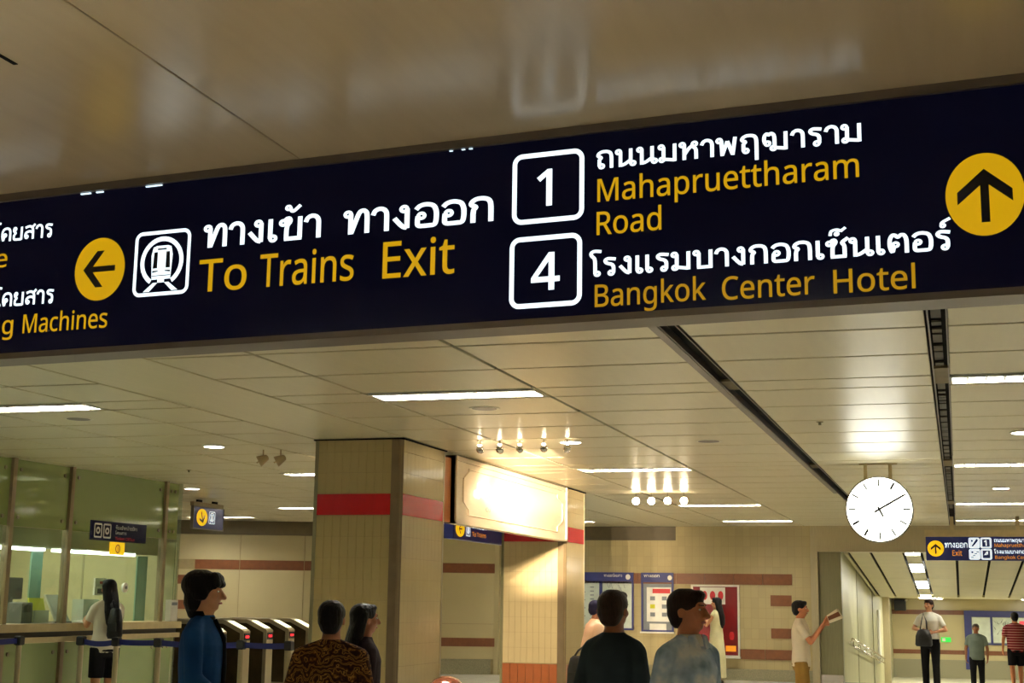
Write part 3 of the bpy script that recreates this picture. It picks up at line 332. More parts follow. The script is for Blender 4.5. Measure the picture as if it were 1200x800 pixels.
def _grow(p, d):
    q = []
    for a in p:
        if not q or math.dist(a, q[-1]) > .012: q.append(a)
    while len(q) > 3 and math.dist(q[0], q[-1]) <= .012: q.pop()
    p = q
    n = len(p); out = []
    for i in range(n):
        a = Vector(p[i - 1]); b = Vector(p[i]); c = Vector(p[(i + 1) % n])
        e1 = (b - a); e2 = (c - b)
        if e1.length < 1e-9 or e2.length < 1e-9: out.append(tuple(b)); continue
        e1.normalize(); e2.normalize()
        n1 = Vector((e1.y, -e1.x)); n2 = Vector((e2.y, -e2.x)); m = n1 + n2
        if m.length < .3: m = n1
        k = d / max(.5, m.normalized().dot(n1)); out.append(tuple(b + m.normalized() * k))
    return out
def glyph_polys(ch, bold):
    """list of [outer, hole, ...] in em units"""
    cs = [[(c[i] / 1000, c[i + 1] / 1000) for i in range(0, len(c), 2)] for c in GLYPH[ch][1]]
    cs = [c for c in cs if len(c) > 2]
    if not cs: return []
    big = max(cs, key=lambda c: abs(_area(c))); sg = 1 if _area(big) > 0 else -1
    outs = [c for c in cs if _area(c) * sg > 0]; holes = [c for c in cs if _area(c) * sg <= 0]
    res = [[c] for c in outs]
    for h in holes:
        best = None
        for r in res:
            if _inside(h[0], r[0]) and (best is None or abs(_area(r[0])) < abs(_area(best[0]))): best = r
        (best or res[0]).append(h)
    return [[_grow(c, bold * sg) for c in r] for r in res]
_GC = {}
def glyph_mesh(ch, bold):
    """vertices and faces of one filled glyph"""
    V = []; F = []
    def tri_area(vs, fs): return sum(abs(_area([vs[i] for i in f])) for f in fs)
    for pl in glyph_polys(ch, bold):
        want = abs(sum(_area(c) for c in pl)); best = None
        for attempt in range(7):      # the scan fill trips over exactly aligned corners: nudge them and keep the fill of the right area
            jit = 0 if attempt == 0 else 2e-5 * 2 ** attempt; rj = random.Random(attempt)
            cu = bpy.data.curves.new('glyph_tmp', 'CURVE'); cu.dimensions = '2D'; cu.fill_mode = 'FRONT'
            for c in pl:
                sp = cu.splines.new('POLY'); sp.points.add(len(c) - 1); sp.use_cyclic_u = True
                for p, q in zip(sp.points, c): p.co = (q[0] + rj.uniform(-jit, jit), q[1] + rj.uniform(-jit, jit), 0, 1)
            o = bpy.data.objects.new('glyph_tmp', cu); me = o.to_mesh()
            vs = [(v.co.x, v.co.y) for v in me.vertices]; fs = [tuple(p.vertices) for p in me.polygons]
            o.to_mesh_clear(); bpy.data.objects.remove(o); bpy.data.curves.remove(cu)
            err = abs(tri_area(vs, fs) - want)
            if best is None or err < best[0]: best = (err, vs, fs)
            if best[0] < .02 * want: break
        n = len(V); V += best[1]; F += [tuple(i + n for i in f) for f in best[2]]
    return V, F
def lettering(mb, text, x0, x1, base, cap, y, em_cap=.573, bold=.006, slant=0.0, face=(0, -1)):
    """flat letters from x0 to x1 in the x-z plane at depth y, capital height cap"""
    k = cap / em_cap
    total = sum(GLYPH[c][0] for c in text) / 1000
    last = GLYPH[text[-1]]
    kx = (x1 - x0) / total
    x = x0
    for ch in text:
        key = (ch, bold)
        if key not in _GC: _GC[key] = glyph_mesh(ch, bold)
        mb.add([(x + px * kx + py * k * slant, y, base + py * k) for px, py in _GC[key][0]], _GC[key][1])
        x += GLYPH[ch][0] / 1000 * kx
    return mb
# looped Thai letters drawn with a pen: R = ring (the head loop), other entries are pen paths; letter height 1
def R_(x, y, r=.105): return ('R', x, y, r)
_arch = [(.18, .0), (.18, .54), (.30, .64), (.10, .74), (.14, .88), (.3, .985), (.55, .985), (.72, .9), (.78, .7), (.78, 0)]
THAI = {
 'ท': (.98, [R_(.14, .86), [(.24, .86), (.24, 0)], [(.26, .03), (.50, .80), (.58, .95), (.70, .985), (.80, .9), (.83, .75), (.83, 0)]]),
 'า': (.74, [[(.06, .72), (.12, .90), (.28, .985), (.45, .94), (.54, .8), (.55, .6), (.55, 0)]]),
 'ง': (.74, [R_(.42, .86), [(.53, .86), (.53, .04)], [(.53, .06), (.38, .10), (.08, .50)]]),
 'เ': (.50, [[(.15, 1), (.15, .14)], R_(.26, .14)]),
 'แ': (.96, [[(.15, 1), (.15, .14)], R_(.26, .14), [(.61, 1), (.61, .14)], R_(.72, .14)]),
 'โ': (.54, [R_(.30, .14), [(.20, .14), (.20, 1.0), (.02, 1.16), (.0, 1.34), (.16, 1.44), (.50, 1.38)]]),
 'ข': (.94, [R_(.14, .78, .1), [(.22, .86), (.26, .95), (.38, .96), (.42, .82), (.27, .62), (.27, .06)], [(.19, .07), (.86, .07)], [(.78, .07), (.78, 1)]]),
 'ซ': (.98, [R_(.14, .78, .1), [(.22, .86), (.26, .95), (.38, .96), (.42, .82), (.27, .62), (.27, .06)], [(.19, .07), (.86, .07)], [(.78, .07), (.78, .66), (.64, .80), (.94, 1.04)]]),
 'อ': (.94, [R_(.29, .50), [(.17, .50), (.15, .3), (.16, .07), (.50, .07), (.76, .07), (.81, .3), (.81, .65), (.72, .9), (.46, .985), (.22, .93), (.10, .78)]]),
 'ก': (.96, [_arch]),
 'ถ': (.98, [_arch[1:], [(.18, .56), (.18, .14)], R_(.29, .14)]),
 'ฤ': (.98, [_arch[1:-1] + [(.78, -.42)], [(.18, .56), (.18, .14)], R_(.29, .14)]),
 'น': (1.04, [R_(.14, .86), [(.24, .86), (.24, .0)], [(.26, .07), (.45, .12), (.73, .34)], [(.74, 1), (.74, .14)], R_(.85, .14)]),
 'ม': (1.0, [R_(.14, .86), [(.25, .86), (.25, .14)], R_(.17, .14), [(.24, .17), (.5, .12), (.78, .07)], [(.78, 1), (.78, 0)]]),
 'ห': (1.0, [R_(.14, .86), [(.24, .86), (.24, 0)], [(.25, .30), (.42, .60), (.62, .78)], R_(.72, .86), [(.64, .74), (.78, .58), (.80, .4), (.80, 0)]]),
 'พ': (1.08, [R_(.14, .86), [(.24, .86), (.28, .0)], [(.28, .04), (.52, .80)], [(.52, .80), (.76, .04)], [(.76, .0), (.88, 1.0)]]),
 'ฒ': (1.34, [R_(.30, .42), [(.19, .42), (.14, .62), (.16, .86), (.27, .985), (.36, .88), (.46, .985), (.58, .9), (.62, .7), (.62, .14)], R_(.56, .14), [(.62, .17), (.84, .12), (1.12, .07)], [(1.12, 1), (1.12, 0)]]),
 'ร': (.76, [R_(.42, .14), [(.53, .14), (.54, .48), (.46, .62), (.20, .70), (.12, .84), (.24, .97), (.64, .90)]]),
 'บ': (.96, [R_(.14, .86), [(.25, .86), (.25, .07)], [(.17, .07), (.86, .07)], [(.78, .0), (.78, 1.0)]]),
 'ด': (.96, [R_(.36, .46), [(.29, .38), (.23, .02), (.12, .35), (.12, .70), (.24, .93), (.48, .985), (.70, .92), (.79, .72), (.79, 0)]]),
 'ต': (.98, [R_(.36, .46), [(.29, .38), (.23, .02), (.12, .35), (.12, .74), (.22, .97), (.34, .97), (.46, .82), (.58, .97), (.72, .95), (.81, .72), (.81, 0)]]),
 'ย': (.96, [R_(.22, .86), [(.12, .84), (.14, .68), (.32, .56), (.15, .42), (.15, .12), (.28, .07), (.62, .07), (.79, .07)], [(.78, .03), (.78, 1.0)]]),
 'ส': (.98, [R_(.26, .20), [(.15, .20), (.14, .42), (.28, .56), (.55, .60), (.76, .48)], [(.78, 0), (.78, .68), (.66, .92), (.42, .985), (.12, .88)], [(.66, .84), (.92, 1.10)]]),
 '้': (0, [R_(-.62, 1.42, .08), [(-.54, 1.42), (-.50, 1.26), (-.40, 1.26), (-.16, 1.50)]]),
 '็': (0, [[(-.80, 1.20), (-.76, 1.46), (-.50, 1.52), (-.34, 1.42)], R_(-.52, 1.28, .07), [(-.36, 1.40), (-.14, 1.60)]]),
 '์': (0, [R_(-.40, 1.26, .08), [(-.47, 1.32), (-.42, 1.44), (-.10, 1.62)]]),
}
def _chaikin(p, n=2, r=.22):
    for _ in range(n):
        if len(p) < 3: return p
        q = [p[0]]
        for i in range(len(p) - 1):
            a, b = p[i], p[i + 1]
            if i: q.append((a[0] + (b[0] - a[0]) * r, a[1] + (b[1] - a[1]) * r))
            if i < len(p) - 2: q.append((b[0] + (a[0] - b[0]) * r, b[1] + (a[1] - b[1]) * r))
        q.append(p[-1]); p = q
    return p
def thai(mb, text, x0, x1, base, h, y, w=.175):
    total = sum(THAI[c][0] if c in THAI else GLYPH[c][0] / 1000 / .43 for c in text); kx = (x1 - x0) / (total - .1)
    x = x0
    for ch in text:
        if ch not in THAI:
            V, F = _GC.setdefault((ch, .02), glyph_mesh(ch, .02)); mb.add([(x + a / .43 * kx, y, base + b / .387 * h) for a, b in V], F)
            x += GLYPH[ch][0] / 1000 / .43 * kx; continue
        adv, items = THAI[ch]; mark = adv == 0
        ww = w * (.8 if mark else 1)
        for it in items:
            if it[0] == 'R':
                _, cx, cz, r = it; n = 18; vs = []
                for k in range(n):
                    a = 2 * math.pi * k / n
                    for rr in (r - ww * .36, r + ww * .40): vs.append((x + (cx + rr * math.cos(a)) * kx, y, base + (cz + rr * math.sin(a)) * h))
                mb.add(vs, [(2 * k, 2 * k + 1, (2 * k + 3) % (2 * n), (2 * k + 2) % (2 * n)) for k in range(n)]); continue
            p = [Vector(q) for q in _chaikin(it)]; vs = []
            for i, q in enumerate(p):
                t = (p[min(i + 1, len(p) - 1)] - p[max(i - 1, 0)]).normalized(); nn = Vector((-t.y, t.x)) * ww / 2
                for sgn_ in (-1, 1): c = q + nn * sgn_; vs.append((x + c.x * kx, y, base + c.y * h))
            mb.add(vs, [(2 * i, 2 * i + 1, 2 * i + 3, 2 * i + 2) for i in range(len(p) - 1)])
        x += adv * kx
    return mb
def disc(mb, cx, cz, rx, rz, y, n=48):
    return mb.add([(cx + rx * math.cos(2 * math.pi * i / n), y, cz + rz * math.sin(2 * math.pi * i / n)) for i in range(n)], [tuple(range(n))])
def arcband(mb, cx, cz, r0, r1, a0, a1, y, n=40):
    vs = []; fs = []
    for i in range(n + 1):
        a = a0 + (a1 - a0) * i / n
        vs += [(cx + r0 * math.cos(a), y, cz + r0 * math.sin(a)), (cx + r1 * math.cos(a), y, cz + r1 * math.sin(a))]
    for i in range(n): fs.append((2 * i, 2 * i + 2, 2 * i + 3, 2 * i + 1))
    return mb.add(vs, fs)
def poly(mb, pts, y): return mb.add([(x, y, z) for x, z in pts], [tuple(range(len(pts)))])
def round_rect(x0, x1, z0, z1, r, n=8):
    p = []
    for cx, cz, a in ((x1 - r, z0 + r, -math.pi / 2), (x1 - r, z1 - r, 0), (x0 + r, z1 - r, math.pi / 2), (x0 + r, z0 + r, math.pi)):
        for i in range(n + 1): t = a + math.pi / 2 * i / n; p.append((cx + r * math.cos(t), cz + r * math.sin(t)))
    return p
def ring_rect(mb, x0, x1, z0, z1, r, w, y, n=8):
    a = round_rect(x0, x1, z0, z1, r, n); b = round_rect(x0 + w, x1 - w, z0 + w, z1 - w, max(.001, r - w), n); m = len(a)
    return mb.add([(x, y, z) for x, z in a] + [(x, y, z) for x, z in b], [(i, (i + 1) % m, m + (i + 1) % m, m + i) for i in range(m)])
def arrow(mb, cx, cz, s, ang, y, w=.22, wide=.70, length=.72):
    """arrow of an upright shaft with an open head, turned by ang"""
    def R(p): return (cx + s * (p[0] * math.cos(ang) - p[1] * math.sin(ang)), cz + s * (p[0] * math.sin(ang) + p[1] * math.cos(ang)))
    h = w / 2
    poly(mb, [R(p) for p in ((-h, -length), (h, -length), (h, length - .1), (-h, length - .1))], y)
    t = length + .02
    for sx in (-1, 1):
        q = [(0, t), (sx * wide, t - wide * .86), (sx * wide, t - wide * .86 - w * 1.55), (0, t - w * 1.6)]
        poly(mb, [R(p) for p in q], y - .0002 * (sx + 2))
def train_icon(mbw, mbd, x, z, s, y):
    """rounded frame, tunnel arch and front of a train in a square of side s; mbw white, mbd dark overlay"""
    def P(pts, mb=mbw, dy=0.0): poly(mb, [(x + a * s, z + b * s) for a, b in pts], y - dy)
    ring_rect(mbw, x, x + s, z, z + s, .13 * s, .055 * s, y)
    arcband(mbw, x + .5 * s, z + .52 * s, .315 * s, .385 * s, math.radians(-58), math.radians(238), y)
    P([(a / 1, b / 1) for a, b in [(.33, .30), (.67, .30), (.69, .62), (.66, .745), (.60, .765), (.40, .765), (.34, .745), (.31, .62)]])
    P([(.335, .25), (.665, .25), (.67, .30), (.33, .30)])
    P([(.44, .20), (.56, .20), (.56, .27), (.44, .27)])
    P([(.36, .20), (.44, .20), (.30, .07), (.19, .07)]); P([(.56, .20), (.64, .20), (.81, .07), (.70, .07)])
    D = lambda pts: P(pts, mbd, .0006)
    D([(.345, .42), (.425, .42), (.425, .67), (.36, .67)]); D([(.575, .42), (.655, .42), (.64, .67), (.575, .67)])
    D([(.42, .70), (.58, .70), (.58, .725), (.42, .725)])
    D([(.34, .355), (.44, .37), (.44, .385), (.34, .385)]); D([(.56, .37), (.66, .355), (.66, .385), (.56, .385)])
    D([(.335, .30), (.665, .30), (.665, .312), (.335, .312)])

# ---------------------------------------------------------------- setting: shell
H = 3.0
fl = MB().box(-17, 7, -5, 29, -.1, 0).build('floor', 'floor_tile'); tag(fl, kind='structure')
XS = [-11.2, -10.0, -8.9, -7.8, -6.67, -5.9, -4.97, -4.2, -2.86, -1.53, None, -1.43, -.10, None, -.01, 1.33, 2.72, None, 2.82, 4.2, 5.5, 7]
YS = [4.44, 5.30, 6.18, 7.06, 7.94, 8.82, 9.69, 10.14, 11.03, 11.92, 12.80, 13.69, 14.55, 15.42, 15.90, 16.36, 17.24, 18.12, 19.0, 19.9, 20.78, 21.67, 22.12, 22.57, 23.45, 24.34, 25.22, 26.1, 26.55, 26.98, 27.8, 28.6]
ceil = MB().box(-17, 7, -5, 29, 3.11, 3.2).build('ceiling', 'ceiling_void'); tag(ceil, kind='structure')
LAMPS = []     # (x0, x1, y) of the long lamps, recessed in the narrow bands
for x0, x1 in ((-4.19, -2.88), (.0, 1.31), (4.2, 5.5), (-8.0, -6.68)):
    for y in (9.92, 16.13, 22.35, 26.77): LAMPS.append((x0, x1, y))
LAMPS += [(x, x + 1.31, y) for x in (-7.4, -4.8, -2.2, .4) for y in (.9,)]  # fill lamps added out of view to brighten the near area
LAMPS += [(-11.2, -9.95, 22.35), (-14.4, -13.05, 24.9)]
def split(x0, x1, y0, y1):
    """cut the lamp openings out of a panel"""
    segs = [(x0, x1)]
    for a, b, y in LAMPS:
        if y0 < y < y1:
            out = []
            for s, e in segs:
                if b <= s or a >= e: out.append((s, e)); continue
                if a - s > .02: out.append((s, a))
                if e - b > .02: out.append((b, e))
            segs = out
    return segs
far = MB(); G2 = .019
cols = [(XS[i], XS[i + 1]) for i in range(len(XS) - 1) if XS[i] is not None and XS[i + 1] is not None]
for x0, x1 in cols:
    beam = abs(x0 + 5.9) < .01
    ys = YS if not beam else [4.44, 12.5, 18.5, 28.6]
    for j in range(len(ys) - 1):
        for a, b in split(x0, x1, ys[j], ys[j + 1]):
            y0, y1 = ys[j] + G2, ys[j + 1] - G2
            args = (a + .015, b - .015, y0, y1, H, H + .03)
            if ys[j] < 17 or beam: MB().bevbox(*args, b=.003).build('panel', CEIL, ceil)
            else: far.box(*args)
for j in range(14, len(YS) - 1):        # bays over the paid side, beyond the glass office
    for x0, x1 in ((-17, -15.5), (-15.5, -14.4), (-14.4, -13.05), (-13.05, -12.1), (-12.1, -11.2)):
        for a, b in split(x0, x1, YS[j], YS[j + 1]): far.box(a + .01, b - .01, YS[j] + G2, YS[j + 1] - G2, H, H + .03)
tag(far.build('far_panels', CEIL, ceil), kind='stuff')
# big smooth panels on the near side of the sign
NX = [-17, -9.1, -7.7, -6.3, -4.9, -3.535, -2.135, 1.0, 3.4, 5.2, 7]
MB().box(-2.545, -2.53, 2.3, 3.27, H - .002, H + .002).build('hatch_gap', 'slot_dark', ceil)
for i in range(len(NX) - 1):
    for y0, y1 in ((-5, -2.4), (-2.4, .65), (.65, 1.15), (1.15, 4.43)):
        for a, b in split(NX[i], NX[i + 1], y0, y1): MB().bevbox(a + .003, b - .003, y0 + .003, y1 - .003, H, H + .03, b=.002).build('panel', 'near_panel_dimmed', ceil)
# air slots with their grilles
for sx, name in ((-1.53, 'air_slot'), (-.10, 'air_slot'), (2.72, 'air_slot')):
    MB().box(sx, sx + .1, 4.44, 28.6, H + .045, H + .1).build(name, 'slot_dark', ceil)
    rim = MB().box(sx - .002, sx + .006, 4.44, 28.6, H - .002, H + .045).box(sx + .094, sx + .102, 4.44, 28.6, H - .002, H + .045)
    if sx < -1: rim.box(sx - .055, sx - .004, 4.44, 20, H - .006, H - .001)
    rim.build('slot_rim', 'sign_frame', ceil)
    for k, yy in enumerate(YS):
        if abs(yy - 9.69) < .01 or abs(yy - 15.90) < .01 or abs(yy - 22.12) < .01:
            MB().box(sx + .004, sx + .096, yy - (.22 if sx > -1 else -.05), yy + .45, H + .012, H + .03).build('slot_cover', 'slot_cover', ceil)
gr = MB(); rnd = random.Random(3)
y = 7.0
while y < 24:
    L_ = rnd.choice((.10, .18, .26, .3))
    gr.box(-.082, -.03, y, y + L_, H + .028, H + .04); y += L_ + rnd.choice((.03, .06, .12))
tag(gr.build('slot_grille', 'slot_grille', ceil), kind='stuff')

def wall(name, x0, x1, y0, y1, z0, z1, m): return tag(MB().box(x0, x1, y0, y1, z0, z1).build(name, m), kind='structure')
# far wall of the hall: angled left piece and straight right piece
A0, A1 = Vector((-16.6, 25.1, 0)), Vector((-9.0, 27.92, 0)); DA = (A1 - A0).normalized(); LA = (A1 - A0).length
wa = tag(MB().box(0, LA, .02, .25, 0, 3.1).build('wall_far_left', 'grout'), kind='structure')
wa.location = A0; wa.rotation_euler = (0, 0, math.atan2(DA.y, DA.x))
def on_A(X): return (X - A0.x) / DA.x
def A_part(name, X0, X1, z0, z1, m, d0=-.03, d1=.02): return MB().box(on_A(X0), on_A(X1), d0, d1, z0, z1).build(name, m, wa, local=True)
A_part('dark_band', -16.6, -9.1, 2.72, 3.0, 'dark_band', -.02)
px = [-16.6, -15.3, -13.9, -12.68, -11.4, -10.2, -9.0]
for i in range(len(px) - 1):
    for z0, z1 in ((.3, 1.0), (1.0, 2.02), (2.21, 2.72)):
        A_part('panel', px[i] + .006, px[i + 1] - .006, z0 + .004, z1 - .004, 'wall_panel_beige', 0)
    if i: A_part('brown_strip', max(px[i], -14.75) + .006, px[i + 1] - .006, 2.02, 2.21, 'brown_tile', -.004)
    if 0 < i: A_part('brown_strip', px[i] + .006, px[i + 1] - .006, .55, .72, 'brown_tile', -.01)
for X0, X1, z0, z1 in ((-15.05, -14.65, 1.72, 1.9), (-15.15, -14.75, 1.22, 1.4), (-15.9, -15.25, 2.02, 2.21)):
    A_part('brown_strip', X0, X1, z0, z1, 'brown_tile', -.012)
A_part('skirting', -16.6, -9.1, 0, .3, 'granite', -.02)
wb = wall('wall_far', -9.0, -2.72, 28.6, 28.9, 0, 3.1, 'wall_tile_far')
def B(name, x0, x1, z0, z1, m, d=.02, par=None): return MB().box(x0, x1, 28.6 - d, 28.6, z0, z1).build(name, m, par or wb)
B('dark_band', -9.0, -5.42, 2.72, 3.0, 'dark_band', .02)
MB().box(-9.05, -8.95, 27.9, 28.6, 0, 3.0).build('panel', 'wall_panel_beige', wb)
MB().box(-5.41, -2.74, 28.52, 28.6, 0, 3.0).build('tiled_pier', 'wall_tile_far', wb)
for x in (-8.2, -7.4, -6.6, -5.8):
    B('brown_strip', x - .4, min(x + .395, -5.42), 1.85, 2.06, 'brown_tile', .03)
for k in range(4):
    x = -5.40 + k * .575
    MB().box(x, x + .57, 28.49, 28.53, 1.85, 2.06).build('brown_strip', 'brown_tile', wb)
MB().box(-4.17, -3.66, 28.49, 28.53, .41, .6).build('brown_strip', 'brown_tile', wb)
MB().box(-3.65, -3.13, 28.49, 28.53, .41, .6).build('brown_strip', 'brown_tile', wb)
for z0, z1 in ((1.44, 1.65), (.82, 1.01)): MB().box(-3.53, -3.12, 28.49, 28.53, z0, z1).build('brown_strip', 'brown_tile', wb)
MB().box(-9, -5.4, 28.56, 28.6, 0, .25).box(-5.41, -2.74, 28.48, 28.6, 0, .22).build('skirting', 'granite', wb)
# steel portal of the corridor
port = wall('trim_1', -2.74, -2.60, 28.45, 28.9, 0, 2.5, 'brushed_steel')
lint = wall('trim_2', -2.74, 7, 28.5, 28.95, 2.5, 3.02, 'brushed_steel')
st = wall('trim_3', -2.60, -2.17, 28.62, 28.9, 0, 2.5, 'steel_dark')
MB().box(-2.6, -2.17, 28.58, 28.62, 0, .15).build('threshold', 'chrome', st)
# corridor going down
SL = .07
def rz(y): return -SL * (min(y, 42.0) - 29.0) if y > 29 else 0.0
tag(MB().hexa([(-2.5, 29, -.1), (7, 29, -.1), (7, 42, -1.01), (-2.5, 42, -1.01), (-2.5, 29, 0), (7, 29, 0), (7, 42, -.91), (-2.5, 42, -.91)]).build('floor_ramp', 'floor_granite'), kind='structure')
tag(MB().box(-2.6, 7, 42, 51.2, -1.0, -.905).build('floor_lower', 'floor_granite'), kind='structure')
wl = tag(MB().hexa([(-2.6, 28.7, -1), (-2.17, 28.7, -1), (-2.2, 51, -1), (-2.6, 51, -1), (-2.6, 28.7, 3.1), (-2.17, 28.7, 3.1), (-2.2, 51, 3.1), (-2.6, 51, 3.1)]).build('wall_corridor_left', 'corridor_wall'), kind='structure')
for yy in (33, 39):
    MB().box(-2.19, -2.165, yy, yy + .02, -1, 2.5).build('cover_strip', 'steel_dark', wl)
MB().box(-2.19, -2.0, 44.5, 44.9, -.9, 1.72).build('pilaster', 'brushed_steel', wl)
MB().box(-2.18, -2.14, 41.2, 42.2, -.1, 1.35).build('wall_panel', 'print_white', wl)
wall('wall_corridor_right', 4.5, 4.8, 29, 51, -1, 3.1, 'corridor_wall')
wc = wall('wall_corridor_end', -2.6, 7, 51, 51.3, -1, 3.1, 'wall_panel_beige')
for x0, x1 in ((-2.2, -.9), (-.89, .4), (.41, 1.7), (1.71, 3.0), (3.01, 4.5)):
    MB().box(x0, x1, 50.97, 51, 1.19, 1.34).build('brown_strip', 'brown_tile', wc); MB().box(x0, x1, 50.97, 51, -.12, .02).build('brown_strip', 'brown_tile', wc)
MB().box(-2.2, 4.5, 50.95, 51, -.91, -.3).build('skirting', 'granite', wc)
cc = tag(MB().hexa([(-2.2, 28.95, 2.56), (4.5, 28.95, 2.56), (4.5, 40.2, 1.78), (-2.2, 40.2, 1.78), (-2.2, 28.95, 2.66), (4.5, 28.95, 2.66), (4.5, 40.2, 1.88), (-2.2, 40.2, 1.88)]).build('ceiling_corridor', 'slot_dark'), kind='structure')
tag(MB().box(-2.6, 4.5, 40.2, 51, 1.72, 1.8).build('ceiling_corridor_lower', 'corridor_ceiling'), kind='structure')
cx = [-2.17, -2.05, -1.62, -1.0, -.66, .0, .63, 1.27, 1.9, 2.53, 3.16, 3.8, 4.5]
SQ = ((28.97, 29.5), (31.2, 33.1), (35.3, 37.4), (39.5, 40.2))
def slope_box(mb, x0, x1, y0, y1, t0, t1):
    z = lambda y: 2.5 - SL * (y - 29)
    return mb.hexa([(x0, y0, z(y0) + t0), (x1, y0, z(y0) + t0), (x1, y1, z(y1) + t0), (x0, y1, z(y1) + t0), (x0, y0, z(y0) + t1), (x1, y0, z(y0) + t1), (x1, y1, z(y1) + t1), (x0, y1, z(y1) + t1)])
for i in range(len(cx) - 1):
    ys = [28.97, 34.6, 40.2]
    if cx[i] == -1.0: ys = [29.5, 31.2, None, 33.1, 35.3, None, 37.4, 39.5]
    for j in range(len(ys) - 1):
        if ys[j] is None or ys[j + 1] is None: continue
        slope_box(MB(), cx[i] + .028, cx[i + 1] - .028, ys[j] + .008, ys[j + 1] - .008, 0, .03).build('panel', 'corridor_ceiling', cc)
for n, (y0, y1) in enumerate(SQ):
    t = empty('ceiling_light', (-.83, (y0 + y1) / 2, 2.5 - SL * ((y0 + y1) / 2 - 29)), ['bright square light nearest the hall in the sloping corridor ceiling', 'second square light along the sloping corridor ceiling', 'third square light along the sloping corridor ceiling', 'last square light at the far low end of corridor ceiling'][n], 'light', group='square corridor ceiling lights')
    slope_box(MB(), -.965, -.695, y0 + .03, y1 - .03, .012, .02).build('diffuser', 'square_diffuser', t)
    fr = MB(); slope_box(fr, -.98, -.965, y0, y1, -.004, .03); slope_box(fr, -.695, -.68, y0, y1, -.004, .03); slope_box(fr, -.98, -.68, y0, y0 + .03, -.004, .03); slope_box(fr, -.98, -.68, y1 - .03, y1, -.004, .03); fr.build('frame', 'white_trim', t)
for i, (x, y) in enumerate(((-.8, 43.5), (-.8, 47.5), (2.2, 43.5), (2.2, 47.5))):  # added out of view to brighten the far end of the corridor
    t = empty('ceiling_light', (x, y, 1.72), 'added unseen fill light in the lower corridor ceiling, ' + ['near left one', 'far left one', 'near right one', 'far right one'][i], 'light', group='added lower corridor lights')
    MB().box(x - .3, x + .3, y - .6, y + .6, 1.70, 1.705).build('diffuser', 'square_diffuser', t); MB().box(x - .33, x + .33, y - .63, y + .63, 1.705, 1.72).build('frame', 'white_trim', t)
# walls out of view that close the room
wall('wall_right', 6.8, 7.1, -5, 29, 0, 3.1, 'wall_tile_side')
wall('wall_back', -17, 7, -5.2, -5, 0, 3.1, 'wall_tile_far')
wall('wall_left', -17.2, -17, -5, 29, 0, 3.1, 'wall_tile_side')

# ---------------------------------------------------------------- lamps
LLAB = {(-4.19, 9.92): 'long louvred ceiling lamp nearest the big sign, left of the dark slot', (-4.19, 16.13): 'long louvred lamp with streaks of spotlight glare below it', (-4.19, 22.35): 'long ceiling lamp third back in the middle bay', (-4.19, 26.77): 'long ceiling lamp closest to the tiled wall in the middle bay',
        (.0, 9.92): 'long lamp with visible white louvre blades at right edge', (.0, 16.13): 'long lamp right of the clock top, at right edge', (.0, 22.35): 'long lamp level with the clock face, at right edge', (.0, 26.77): 'long lamp just above the far hanging exit sign',
        (-8.0, 9.92): 'long bright lamp at left edge under the big sign', (-8.0, 16.13): 'long ceiling lamp partly hidden by the front column, higher one', (-8.0, 22.35): 'long ceiling lamp of the left bay hidden behind the front column', (-11.2, 22.35): 'long ceiling lamp to the left of the front column', (-14.4, 24.9): 'long lamp peeking out behind the small hanging sign'}
for x0, x1, y in LAMPS:
    lab = LLAB.get((x0, y))
    if lab is None and y > 5: lab = 'long louvred lamp in the rightmost bay, ' + {9.92: 'row nearest the big sign', 16.13: 'row level with the clock', 22.35: 'row before the exit sign', 26.77: 'row at the far wall'}[y]
    if (x0, y) == (-8.0, 26.77): lab = 'long ceiling lamp at the far wall, behind the spotlit panel'
    if lab is None: lab = 'added unseen fill lamp on the near side of the big sign, ' + {-7.4: 'leftmost one', -4.8: 'second from the left', -2.2: 'third from the left', .4: 'rightmost one'}[x0]
    t = empty('ceiling_lamp', ((x0 + x1) / 2, y, H), lab, 'lamp', group='long louvred ceiling lamps')
    MB().box(x0 + .02, x1 - .02, y - .045, y + .13, H + .07, H + .075).build('diffuser', 'diffuser', t)
    MB().box(x0 + .02, x1 - .02, y - .135, y - .047, H + .055, H + .075).build('reflector', 'louvre', t)
    hs = MB().box(x0, x1, y - .16, y - .135, H - .004, H + .08).box(x0, x1, y + .135, y + .16, H - .004, H + .08).box(x0, x0 + .02, y - .135, y + .135, H - .004, H + .08).box(x1 - .02, x1, y - .135, y + .135, H - .004, H + .08)
    hs.box(x0, x1, y - .16, y + .16, H + .08, H + .09).build('housing', 'white_trim', t)
    lv = MB().box(x0 + .02, x1 - .02, y - .004, y + .004, H + .008, H + .05)
    n = 11
    for k in range(1, n):
        xx = x0 + (x1 - x0) * k / n; lv.box(xx - .006, xx + .006, y - .135, y + .135, H + .002, H + .05)
    lv.build('louvre', 'louvre', t)
DL = [(-7.2, 12.85, 'round downlight in the left bay above the glass office corner'), (-10.4, 18.0, 'round downlight beside the small hanging sign'), (.6, 13.05, 'round downlight cut by the right edge'), (.58, 19.3, 'round downlight between long lamps right of the clock'), (-3.5, 13.1, 'round downlight beside the row of five spotlights'), (4.8, 13.05, 'round downlight in the rightmost bay, nearer one'), (4.8, 19.3, 'round downlight in the rightmost bay, farther one')]
for x, y, lab in DL:
    t = empty('downlight', (x, y, H), lab or 'round downlight beyond the right edge', 'lamp', group='round downlights')
    MB().cyl((x, y, H - .004), (x, y, H + .001), .098, n=32).build('lens', 'downlight_glass', t)
    MB().cyl((x, y, H - .012), (x, y, H + .002), .118, .112, n=32).build('rim', 'white_trim', t)
    o = t.children[0]; o.location.z = -.010
